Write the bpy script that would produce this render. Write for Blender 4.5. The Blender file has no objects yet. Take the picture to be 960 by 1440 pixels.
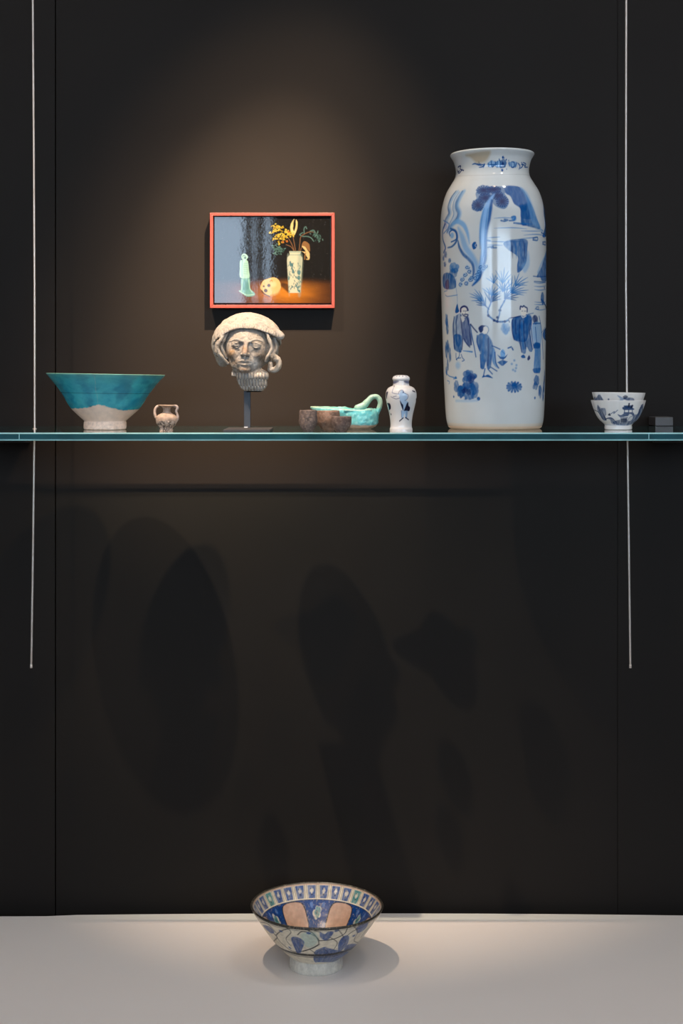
import bpy, math, random
import numpy as np
from mathutils import Vector
PI = math.pi
# ------------------------------------------------------------------ camera, world, lights, exposure
F = 2100.0                 # focal length in pixels of the 960x1440 frame
HOR = 532.0                # horizon row
CZ = 1.65                  # camera height
scene = bpy.context.scene
C = scene.collection
cam_d = bpy.data.cameras.new('camera'); cam = bpy.data.objects.new('camera', cam_d); C.objects.link(cam)
cam_d.sensor_width = 36.0; cam_d.lens = 36.0 * F / 1440.0
cam_d.shift_y = (HOR - 720.0) / 1440.0
cam_d.clip_start = 0.05
cam.location = (0, 0, CZ); cam.rotation_euler = (PI / 2, 0, 0)
scene.camera = cam
w = bpy.data.worlds.new('world'); scene.world = w; w.use_nodes = True
w.node_tree.nodes['Background'].inputs[0].default_value = (0.55, 0.65, 0.8, 1)
w.node_tree.nodes['Background'].inputs[1].default_value = 0.5
vs = scene.view_settings
vs.view_transform = 'Standard'; vs.look = 'None'; vs.gamma = 1.0; vs.use_curve_mapping = False
vs.exposure = 0.0

def spot(name, loc, target, power, color, angle, blend, size):
    d = bpy.data.lights.new(name, 'SPOT'); o = bpy.data.objects.new(name, d); C.objects.link(o)
    d.energy = power; d.color = color; d.spot_size = math.radians(angle); d.spot_blend = blend
    d.shadow_soft_size = size
    o.location = loc
    o.rotation_euler = (Vector(target) - Vector(loc)).to_track_quat('-Z', 'Y').to_euler()
    return o
def area(name, loc, rot, sx, sy, power, color):
    d = bpy.data.lights.new(name, 'AREA'); o = bpy.data.objects.new(name, d); C.objects.link(o)
    d.shape = 'RECTANGLE'; d.size = sx; d.size_y = sy; d.energy = power; d.color = color
    o.location = loc; o.rotation_euler = rot
    return o
WARM = (1.0, 0.72, 0.47)
spot('track_spot_on_picture', (0.23, 1.53, 3.2), (-0.150, 2.54, 1.82), 600, WARM, 17, 1.0, 0.015)
spot('track_spot_on_picture_spill', (0.23, 1.53, 3.2), (-0.145, 2.54, 1.80), 220, WARM, 27, 1.0, 0.015)
spot('track_spot_on_shelf', (-0.575, 1.60, 3.2), (-0.10, 2.56, 1.34), 250, (1.0, 0.76, 0.56), 27, 1.0, 0.012)
spot('track_spot_on_vase', (0.75, 1.55, 3.2), (0.35, 2.3, 1.2), 18, (1.0, 0.92, 0.84), 50, 0.9, 0.035)
area('ceiling_fill', (0.1, 0.3, 3.37), (0, 0, 0), 7.0, 3.6, 84, (1.0, 0.93, 0.88))  # added overhead fill: brightens the plinth and softens its shadows
DAY = (0.76, 0.88, 1.0)
WZ0, WZ1 = 1.74, 2.45
area('daylight_left', (-1.37, -2.04, (WZ0+WZ1)/2), (PI/2, 0, PI), 2.06, WZ1-WZ0, 46, DAY)
area('daylight_right', (1.75, -2.04, (WZ0+WZ1)/2), (PI/2, 0, PI), 2.50, WZ1-WZ0, 62, DAY)

# ------------------------------------------------------------------ places
SHZ = CZ - 0.0801          # shelf top
SF, SB = 2.20, 2.50        # shelf front and back (y)
WALL = 2.56
PLZ = CZ - 0.9096          # plinth top
def P(px, py, D): return Vector(((px - 480) / F * D, D, CZ + (HOR - py) / F * D))

# ------------------------------------------------------------------ object helpers
def tag(o, label, cat, group=None):
    o['label'] = label; o['category'] = cat
    if group: o['group'] = group
    return o
def thing(name, loc, label, cat, group=None):
    o = bpy.data.objects.new(name, None); C.objects.link(o); o.location = loc
    o.empty_display_size = 0.02
    return tag(o, label, cat, group)
def mesh_obj(name, V, Fc, m, parent=None, col=None, nrm=None, smooth=True, loc=None):
    """V (n,3) in world (or thing-local) coordinates, Fc list/array of faces; linked as ONE mesh object"""
    me = bpy.data.meshes.new(name)
    V = np.asarray(V, dtype=np.float32)
    if isinstance(Fc, np.ndarray):
        n, k = Fc.shape
        me.vertices.add(len(V)); me.vertices.foreach_set('co', V.ravel())
        me.loops.add(n * k); me.loops.foreach_set('vertex_index', Fc.astype(np.int32).ravel())
        me.polygons.add(n); me.polygons.foreach_set('loop_start', np.arange(0, n * k, k, dtype=np.int32))
        me.update(calc_edges=True)
    else:
        me.from_pydata([tuple(map(float, v)) for v in V], [], Fc)
    if smooth: me.polygons.foreach_set('use_smooth', np.ones(len(me.polygons), dtype=bool))
    if col is not None:
        a = me.color_attributes.new('paint', 'FLOAT_COLOR', 'POINT')
        c4 = np.ones((len(V), 4), dtype=np.float32); c4[:, :3] = col
        a.data.foreach_set('color', c4.ravel())
    if nrm is not None:
        me.normals_split_custom_set_from_vertices(np.asarray(nrm, dtype=np.float32))
    if m: me.materials.append(m)
    me.update()
    o = bpy.data.objects.new(name, me); C.objects.link(o)
    if parent: o.parent = parent
    if loc is not None: o.location = loc
    return o
def box(name, x0, x1, y0, y1, z0, z1, m, parent=None, bev=0.0):
    """world coords; when parented, coordinates are made local to the parent"""
    c = Vector(((x0+x1)/2, (y0+y1)/2, z0)) if not parent else Vector((0, 0, 0))
    off = parent.location if parent else c
    V = [(x, y, z) for x in (x0, x1) for y in (y0, y1) for z in (z0, z1)]
    V = [(a - off[0], b - off[1], d - off[2]) for a, b, d in V]
    Fc = [(0, 1, 3, 2), (4, 6, 7, 5), (0, 4, 5, 1), (2, 3, 7, 6), (0, 2, 6, 4), (1, 5, 7, 3)]
    o = mesh_obj(name, V, Fc, m, parent, smooth=False)
    if not parent: o.location = c
    if bev:
        b = o.modifiers.new('bevel', 'BEVEL'); b.width = bev; b.segments = 2; b.limit_method = 'ANGLE'
    return o
def struct(o): o['kind'] = 'structure'; return o
def tube(name, pts, rad, m, parent=None, sides=14, col=None, cap=True):
    pts = [Vector(p) for p in pts]; n = len(pts)
    rad = [rad] * n if isinstance(rad, (int, float)) else rad
    V = []; T0 = None; up = None
    for i, p in enumerate(pts):
        t = (pts[min(i+1, n-1)] - pts[max(i-1, 0)]).normalized()
        if up is None:
            up = t.orthogonal().normalized()
        up = (up - t * up.dot(t)).normalized(); b = t.cross(up)
        for k in range(sides):
            a = 2 * PI * k / sides
            V.append(p + (up * math.cos(a) + b * math.sin(a)) * rad[i])
    Fc = []
    for i in range(n - 1):
        for k in range(sides):
            k2 = (k + 1) % sides
            Fc.append((i*sides+k, i*sides+k2, (i+1)*sides+k2, (i+1)*sides+k))
    if cap: Fc.append(tuple(range(sides))[::-1]); Fc.append(tuple((n-1)*sides+k for k in range(sides)))
    off = parent.location if parent else Vector((0, 0, 0))
    V = [v - off for v in V]
    return mesh_obj(name, V, Fc, m, parent, col=col)
def spline(pts, n=12, closed=False):
    P_ = [np.array(p, float) for p in pts]; N = len(P_)
    if N < 3 and not closed:
        return np.array([P_[0] + (P_[-1]-P_[0]) * t for t in np.linspace(0, 1, n)])
    out = []
    for i in range(N if closed else N - 1):
        if closed: a, b, c, d = (P_[(i-1) % N], P_[i], P_[(i+1) % N], P_[(i+2) % N])
        else: a, b, c, d = (P_[max(i-1, 0)], P_[i], P_[i+1], P_[min(i+2, N-1)])
        for k in range(n):
            t = k / n
            out.append(0.5 * ((2*b) + (-a+c)*t + (2*a-5*b+4*c-d)*t*t + (-a+3*b-3*c+d)*t**3))
    if not closed: out.append(P_[-1])
    return np.array(out)

# ------------------------------------------------------------------ noise
def _grid(seed, dim, n=64): return np.random.RandomState(seed).rand(*([n] * dim)).astype(np.float32)
_gc = {}
def vnoise(c, seed=0):
    """value noise, c = list of coordinate arrays (2 or 3)"""
    k = (seed, len(c)); G = _gc.setdefault(k, _grid(seed, len(c)))
    i = [np.floor(a).astype(np.int32) for a in c]; f = [a - b for a, b in zip(c, i)]
    f = [t*t*(3-2*t) for t in f]
    r = 0
    for m_ in range(2 ** len(c)):
        wgt = 1; idx = []
        for d in range(len(c)):
            bit = (m_ >> d) & 1
            wgt = wgt * (f[d] if bit else 1 - f[d]); idx.append((i[d] + bit) % 64)
        r = r + wgt * G[tuple(idx)]
    return r
def fbm(c, seed=0, oct=3):
    r = 0; a = 1; s = 0
    for o in range(oct):
        r = r + a * vnoise([x * (2 ** o) + 7.3 * o for x in c], seed + o); s += a; a *= .5
    return r / s
def lin(r, g, b):
    f = lambda c: (c/255/12.92) if c <= 10 else ((c/255+.055)/1.055)**2.4
    return np.array([f(r), f(g), f(b)], dtype=np.float32)
def sstep(a, b, x): t = np.clip((x-a)/(b-a), 0, 1); return t*t*(3-2*t)

# ------------------------------------------------------------------ materials
def mat(name, color=(.5, .5, .5), rough=.5, metal=0, attr=False, spec=.5, coat=0, coat_rough=.05,
        noise=None, bump=None, emission=None):
    m = bpy.data.materials.new(name); m.use_nodes = True; nt = m.node_tree; N = nt.nodes; L = nt.links
    b = N['Principled BSDF']
    b.inputs['Base Color'].default_value = (*color, 1); b.inputs['Roughness'].default_value = rough
    b.inputs['Metallic'].default_value = metal; b.inputs['Specular IOR Level'].default_value = spec
    b.inputs['Coat Weight'].default_value = coat; b.inputs['Coat Roughness'].default_value = coat_rough
    src = None
    if attr:
        a = N.new('ShaderNodeVertexColor'); a.layer_name = 'paint'; src = a.outputs['Color']
    tc = N.new('ShaderNodeTexCoord')
    if noise:                      # (scale, amount): multiplies the colour by 1 +- amount
        n = N.new('ShaderNodeTexNoise'); n.inputs['Scale'].default_value = noise[0]; n.inputs['Detail'].default_value = 5
        L.new(tc.outputs['Object'], n.inputs['Vector'])
        r = N.new('ShaderNodeMapRange'); r.inputs['From Min'].default_value = .3; r.inputs['From Max'].default_value = .7
        r.inputs['To Min'].default_value = 1-noise[1]; r.inputs['To Max'].default_value = 1+noise[1]
        L.new(n.outputs['Fac'], r.inputs['Value'])
        mx = N.new('ShaderNodeVectorMath'); mx.operation = 'SCALE'
        if src: L.new(src, mx.inputs[0])
        else: mx.inputs[0].default_value = color
        L.new(r.outputs['Result'], mx.inputs['Scale']); src = mx.outputs['Vector']
    if src: L.new(src, b.inputs['Base Color'])
    if bump:                       # list of (scale, strength, distance)
        prev = None
        for sc, st, di in bump:
            n = N.new('ShaderNodeTexNoise'); n.inputs['Scale'].default_value = sc; n.inputs['Detail'].default_value = 4
            L.new(tc.outputs['Object'], n.inputs['Vector'])
            bp = N.new('ShaderNodeBump'); bp.inputs['Strength'].default_value = st; bp.inputs['Distance'].default_value = di
            L.new(n.outputs['Fac'], bp.inputs['Height'])
            if prev: L.new(prev, bp.inputs['Normal'])
            prev = bp.outputs['Normal']
        L.new(prev, b.inputs['Normal'])
        if coat: L.new(prev, b.inputs['Coat Normal'])
    if emission:
        b.inputs['Emission Color'].default_value = (*emission[0], 1); b.inputs['Emission Strength'].default_value = emission[1]
    return m
def glass_mat(name, tint, gl=(1, 1, 1), rough=0.0):
    m = bpy.data.materials.new(name); m.use_nodes = True; nt = m.node_tree; N = nt.nodes; L = nt.links
    N.remove(N['Principled BSDF']); out = N['Material Output']
    t = N.new('ShaderNodeBsdfTransparent'); t.inputs[0].default_value = (*tint, 1)
    g = N.new('ShaderNodeBsdfGlossy'); g.inputs['Roughness'].default_value = rough; g.inputs['Color'].default_value = (*gl, 1)
    lw = N.new('ShaderNodeLayerWeight'); lw.inputs['Blend'].default_value = .5
    p = N.new('ShaderNodeMath'); p.operation = 'POWER'; p.inputs[1].default_value = 5; L.new(lw.outputs['Facing'], p.inputs[0])
    r = N.new('ShaderNodeMath'); r.operation = 'MULTIPLY_ADD'; r.inputs[1].default_value = .95; r.inputs[2].default_value = .045
    L.new(p.outputs[0], r.inputs[0])
    mx = N.new('ShaderNodeMixShader'); L.new(r.outputs[0], mx.inputs[0]); L.new(t.outputs[0], mx.inputs[1]); L.new(g.outputs[0], mx.inputs[2])
    L.new(mx.outputs[0], out.inputs['Surface'])
    return m
M = {}
M['wall'] = mat('black_wall_paint', (.0104, .0076, .0058), .58, spec=.15, noise=(3, .12), bump=[(220, .05, .001)])
M['gap'] = mat('panel_gap', (.004, .004, .004), .8, spec=.1)
M['plinth'] = mat('white_plinth_paint', (.78, .725, .690), .45, noise=(2.5, .02), bump=[(400, .02, .0005)])
M['plaster'] = mat('gallery_plaster', (.085, .083, .082), .9)
M['floor'] = mat('oak_floor', (.16, .11, .07), .5, noise=(6, .2))
M['black_steel'] = mat('black_steel', (.006, .006, .006), .6, noise=(40, .2))
M['grey_steel'] = mat('grey_painted_steel', (.07, .068, .07), .5)
M['plate'] = mat('dark_base_plate', (.045, .044, .046), .6)
M['cable'] = mat('steel_rope', (.70, .62, .56), .35, metal=.5, bump=[(900, .3, .0005)])
M['glass'] = glass_mat('shelf_glass', (.86, .93, .91))
M['edge'] = mat('glass_edge_teal', (.012, .07, .085), .12, spec=.6, noise=(14, .35))
M['arris'] = mat('glass_arris_highlight', (.30, .58, .58), .22, spec=.8, noise=(10, .25))  # paler than the edge: highlight on the bevels put into the colour
M['porcelain'] = mat('painted_porcelain', rough=.11, attr=True, spec=.55, bump=[(35, .06, .002), (240, .02, .0006)])
M['foot'] = mat('unglazed_foot', rough=.6, attr=True, spec=.3)
M['stone'] = mat('weathered_stone', rough=.85, attr=True, spec=.25, noise=(160, .12), bump=[(520, .30, .0008), (120, .15, .0015)])
M['clay'] = mat('burnished_clay', rough=.7, attr=True, spec=.3, noise=(220, .18), bump=[(300, .35, .001)])
M['turq'] = mat('turquoise_glaze', rough=.22, attr=True, spec=.5, noise=(60, .10), bump=[(50, .15, .002), (300, .08, .0008)])
M['turq_lamp'] = mat('pitted_turquoise_glaze', rough=.28, attr=True, spec=.5, noise=(120, .14), bump=[(130, .35, .002), (500, .15, .0008)])
M['painted'] = mat('painted_earthenware', rough=.3, attr=True, spec=.45, noise=(150, .12), bump=[(160, .15, .001)])
M['frame'] = mat('coral_lacquer_frame', tuple(lin(126, 50, 40)), .5, noise=(60, .08), bump=[(200, .1, .0006)])
M['frame_in'] = mat('dark_red_rebate', (.03, .004, .003), .6)
M['oil'] = mat('varnished_oil_paint', rough=.6, attr=True, spec=.08, coat=1.0, coat_rough=.02, bump=[(45, .05, .0006), (300, .06, .0002)])

# ------------------------------------------------------------------ paint canvas (colours only; becomes a colour attribute)
class Canvas:
    def __init__(s, u0, u1, v0, v1, K, base, wrap=False):
        s.u0, s.v0, s.K, s.wrap = u0, v0, K, wrap
        s.W = int(round((u1-u0)*K)); s.H = int(round((v1-v0)*K)) + 1
        s.A = np.zeros((s.H, s.W, 3), np.float32); s.A[:] = base
        s.map = lambda pts: np.array(pts, float)
    def region(s, a, b, c, d):
        K = s.K
        i0 = int(math.floor((a-s.u0)*K)); i1 = int(math.ceil((b-s.u0)*K)) + 1
        j0 = max(0, int(math.floor((c-s.v0)*K))); j1 = min(s.H, int(math.ceil((d-s.v0)*K)) + 1)
        if not s.wrap: i0 = max(0, i0); i1 = min(s.W, i1)
        if i1 <= i0 or j1 <= j0: return None
        I = np.arange(i0, i1); J = np.arange(j0, j1)
        U, V = np.meshgrid(I / K + s.u0, J / K + s.v0)
        return np.ix_(J, I % s.W if s.wrap else I), U.astype(np.float32), V.astype(np.float32)
    def blend(s, ix, al, col, mottle, U, V, seed):
        if mottle: al = al * (1 - mottle * (1.6 * np.clip(fbm([U/3.0, V/7.0], seed, 2) - .25, 0, 1)))
        al = np.clip(al, 0, 1)[..., None]
        s.A[ix] = s.A[ix] * (1 - al) + np.asarray(col, np.float32) * al
    def stroke(s, pts, w, col, a=1., soft=.9, taper=(1, 1), mottle=0., seed=3, n=7):
        uv = spline(s.map(pts), n)
        N = len(uv); t = np.linspace(0, 1, N)
        if isinstance(w, (list, tuple)): ww = np.interp(t, np.linspace(0, 1, len(w)), w)
        else: ww = w * np.where(t < .5, taper[0] + (1-taper[0]) * np.sin(PI * t), taper[1] + (1-taper[1]) * np.sin(PI * t))
        # densify
        q = []; qw = []
        for i in range(N-1):
            L = max(1, int(np.hypot(*(uv[i+1]-uv[i])) / max(.33, ww[i]*.3)))
            for k in range(L): q.append(uv[i] + (uv[i+1]-uv[i]) * k / L); qw.append(ww[i] + (ww[i+1]-ww[i]) * k / L)
        q.append(uv[-1]); qw.append(ww[-1]); q = np.array(q); qw = np.array(qw)
        m_ = qw.max()/2 + soft + .5
        R = s.region(q[:, 0].min()-m_, q[:, 0].max()+m_, q[:, 1].min()-m_, q[:, 1].max()+m_)
        if R is None: return
        ix, U, V = R; cov = np.zeros_like(U)
        for (x, y), ws in zip(q, qw):
            r = ws/2 + soft
            i0 = np.searchsorted(U[0], x-r); i1 = np.searchsorted(U[0], x+r)
            j0 = np.searchsorted(V[:, 0], y-r); j1 = np.searchsorted(V[:, 0], y+r)
            if i1 <= i0 or j1 <= j0: continue
            d = np.hypot(U[j0:j1, i0:i1]-x, V[j0:j1, i0:i1]-y)
            np.maximum(cov[j0:j1, i0:i1], np.clip((ws/2-d)/soft + .5, 0, 1), out=cov[j0:j1, i0:i1])
        s.blend(ix, cov*a, col, mottle, U, V, seed)
    def poly(s, pts, col, a=1., soft=.8, smooth=True, mottle=0., seed=5, n=5, grad=None):
        uv = spline(s.map(pts), n, True) if smooth else s.map(pts)
        R = s.region(uv[:, 0].min()-1.5, uv[:, 0].max()+1.5, uv[:, 1].min()-1.5, uv[:, 1].max()+1.5)
        if R is None: return
        ix, U, V = R; ins = np.zeros(U.shape, bool); dist = np.full(U.shape, 1e9, np.float32)
        B = np.roll(uv, -1, 0)
        for (x0, y0), (x1, y1) in zip(uv, B):
            if y0 != y1:
                c = ((y0 > V) != (y1 > V)) & (U < (x1-x0)*(V-y0)/(y1-y0)+x0); ins ^= c
            dx, dy = x1-x0, y1-y0; q = dx*dx+dy*dy+1e-9
            t = np.clip(((U-x0)*dx+(V-y0)*dy)/q, 0, 1)
            np.minimum(dist, np.hypot(U-x0-t*dx, V-y0-t*dy), out=dist)
        sd = np.where(ins, dist, -dist); cov = np.clip(sd/soft+.5, 0, 1)
        if grad:   # (point a, point b): alpha falls from 1 at a to 0.. at b
            (pa, pb, ga, gb) = grad; q = s.map([pa, pb]); dv = q[1]-q[0]; t = np.clip(((U-q[0][0])*dv[0]+(V-q[0][1])*dv[1])/(dv@dv), 0, 1)
            cov = cov * (ga + (gb-ga)*t)
        s.blend(ix, cov*a, col, mottle, U, V, seed)
    def dot(s, p, r, col, a=1., soft=.8, **k): s.stroke([p, (p[0]+.01, p[1]+.01)], r*2, col, a, soft, **k)
    def blotch(s, p, rx, ry, col, a=1., seed=1, lobes=7, amp=.25, soft=.8, mottle=0.):
        """rounded, lobed patch: a ring of soft discs round a core"""
        (u, v), = s.map([p]); r = np.random.RandomState(seed); rm = max(rx, ry)*1.5 + 2
        R = s.region(u-rm, u+rm, v-rm, v+rm)
        if R is None: return
        ix, U, V = R; cov = np.clip((.62 - np.hypot((U-u)/rx, (V-v)/ry))*min(rx, ry)/soft+.5, 0, 1)
        for i in range(lobes):
            an = 2*PI*i/lobes + r.uniform(-.25, .25); q = .62*r.uniform(.8, 1.2); rr = r.uniform(.34, .34+amp)
            d = np.hypot((U-u)/rx-q*math.cos(an), (V-v)/ry-q*math.sin(an))
            cov = np.maximum(cov, np.clip((rr-d)*min(rx, ry)/soft+.5, 0, 1)*r.uniform(.75, 1))
        s.blend(ix, cov*a, col, mottle, U, V, seed)
    def sample(s, u, v):
        x = (np.asarray(u)-s.u0)*s.K; y = np.clip((np.asarray(v)-s.v0)*s.K, 0, s.H-1.001)
        if s.wrap: x = np.mod(x, s.W)
        else: x = np.clip(x, 0, s.W-1.001)
        i = np.floor(x).astype(int); j = np.floor(y).astype(int); fx = (x-i)[..., None]; fy = (y-j)[..., None]
        i2 = (i+1) % s.W
        return (s.A[j, i % s.W]*(1-fx)+s.A[j, i2]*fx)*(1-fy) + (s.A[j+1, i % s.W]*(1-fx)+s.A[j+1, i2]*fx)*fy

def T(ox, oy, k): return lambda pts: [(ox + x/k, oy + y/k) for x, y in pts]

# ------------------------------------------------------------------ lathe with paint
class Lathe:
    """profile: (radius px, row) pairs as read at the silhouette; scale D/F; stands at z0"""
    def __init__(s, cx, D, z0, prof, step=1.0, tilt=0., metric=False, smooth=True, lobes=0, lobe_amp=0, wob=0, seed=1):
        s.D, s.k = D, D / F; s.loc = Vector(((cx-480)/F*D, D, z0)); s.tilt = tilt
        base_row = HOR + (CZ-z0)/s.k
        pr = [(r*s.k, (base_row-y)*s.k) for r, y in prof] if not metric else prof
        pr = np.array(pr, float)
        if smooth: pr = spline(pr, 8)
        d = np.r_[0, np.cumsum(np.hypot(*np.diff(pr, axis=0).T))]
        keep = np.r_[True, np.diff(d) > 1e-7]; pr = pr[keep]; d = d[keep]
        n = max(8, int(d[-1]/(step*s.k)))
        s.v = np.linspace(0, d[-1], n)
        s.r = np.interp(s.v, d, pr[:, 0]); s.z = np.interp(s.v, d, pr[:, 1]); s.v = s.v / s.k
        s.Rref = s.r.max() / s.k
        s.lobes, s.la, s.wob, s.seed = lobes, lobe_amp, wob, seed
        s.rimrow = int(np.argmax(s.z))
    def geom(s, th):
        r = s.r[:, None] * np.ones(len(th))[None]; z = s.z[:, None] * np.ones(len(th))[None]; t = th[None] * np.ones(len(s.r))[:, None]
        hf = np.clip(s.z / s.z.max(), 0, 1)[:, None]
        if s.lobes: r = r * (1 + s.la * np.abs(np.cos(s.lobes/2*t)) * hf**.7)
        if s.wob:
            nz = fbm([np.cos(t)*1.6+5, np.sin(t)*1.6+5, z/s.k/14+3], s.seed, 3) - .5
            r = r * (1 + s.wob * nz * np.minimum(1, r/s.r.max()*3))
            z = z + s.wob * .25 * s.r.max() * (vnoise([np.cos(t)*1.5+5, np.sin(t)*1.5+5], s.seed+9)-.5) * hf
        X = r*np.sin(t); Y = -r*np.cos(t)
        ct, st = math.cos(s.tilt), math.sin(s.tilt)
        return np.stack([X*ct + z*st, Y, -X*st*hf + z], -1)
    def setup_map(s):
        th = np.linspace(-PI, PI, 721)[:-1]; G = s.geom(th)
        W = G + np.array(s.loc)
        du = np.roll(G, -1, 1) - np.roll(G, 1, 1); dv = np.gradient(G, axis=0)
        nrm = np.cross(du, dv); view = np.array([0, 0, CZ]) - W
        face = (nrm*view).sum(-1) > 0
        s.mx = 480 + W[..., 0]/W[..., 1]*F; s.my = HOR - (W[..., 2]-CZ)/W[..., 1]*F
        s.mt = np.broadcast_to(th[None], face.shape); s.mv = np.broadcast_to(s.v[:, None], face.shape)
        rows = np.arange(len(s.v))[:, None] * np.ones(face.shape)
        s.fo = face & (rows <= s.rimrow); s.fi = face & (rows > s.rimrow)
        s._o = [a[s.fo] for a in (s.mx, s.my, s.mt, s.mv)]; s._i = [a[s.fi] for a in (s.mx, s.my, s.mt, s.mv)]
    def mapper(s, inner=False):
        mx, my, mt, mv = s._i if inner else s._o
        def f(pts):
            out = []; last = None
            for x, y in pts:
                k = np.argmin((mx-x)**2+(my-y)**2); t = mt[k]
                if last is not None:
                    while t-last > PI: t -= 2*PI
                    while t-last < -PI: t += 2*PI
                last = t; out.append((t*s.Rref, mv[k]))
            return np.array(out)
        return f
    def canvas(s, K, base):
        s.setup_map(); c = Canvas(-PI*s.Rref, PI*s.Rref, 0, s.v[-1], K, base, True); c.map = s.mapper(); s.cv = c; return c
    def build(s, root, parts, front=300, back=60, post=None):
        """parts: list of (name, material, first v, last v) along the profile"""
        a = 100/180*PI
        th = np.linspace(-PI, PI, front+1)[:-1] if back is None else np.r_[np.linspace(-a, a, front), np.linspace(a, 2*PI-a, back+2)[1:-1]]
        n = len(th); G = s.geom(th)
        du = np.roll(G, -1, 1) - np.roll(G, 1, 1); dv = np.gradient(G, axis=0)
        nr = np.cross(du, dv); ln = np.linalg.norm(nr, axis=-1, keepdims=True)
        nr = np.where(ln > 1e-12, nr/np.maximum(ln, 1e-12), np.array([0, 0, -1.0]))
        U = th[None]*s.Rref*np.ones(len(s.v))[:, None]; V = s.v[:, None]*np.ones(n)[None]
        col = s.cv.sample(U, V)
        if getattr(s, 'glaze', None) is not None:     # deeper cobalt
            col = s.glaze*np.minimum(col/s.glaze, 1.25)**1.5
        if post is not None: col = post(col, U, V, G)
        obs = []
        for name, m, va, vb in parts:
            i0 = max(0, int(np.searchsorted(s.v, va))-1) if va > 0 else 0; i1 = min(len(s.v), int(np.searchsorted(s.v, vb)))
            g = G[i0:i1]; R = i1-i0
            idx = np.arange(R*n).reshape(R, n); j2 = np.roll(idx, -1, 1)
            Fc = np.stack([idx[:-1], j2[:-1], j2[1:], idx[1:]], -1).reshape(-1, 4)
            obs.append(mesh_obj(name, g.reshape(-1, 3), Fc, m, root, col[i0:i1].reshape(-1, 3), nr[i0:i1].reshape(-1, 3)))
        return obs
    def vrow(s, row, inner=False):
        """arc coordinate of the profile at a height given in metres above the base"""
        z = s.z[s.rimrow:] if inner else s.z[:s.rimrow+1]
        k = np.argmin(abs(z-row)); return s.v[k + (s.rimrow if inner else 0)]

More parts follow.
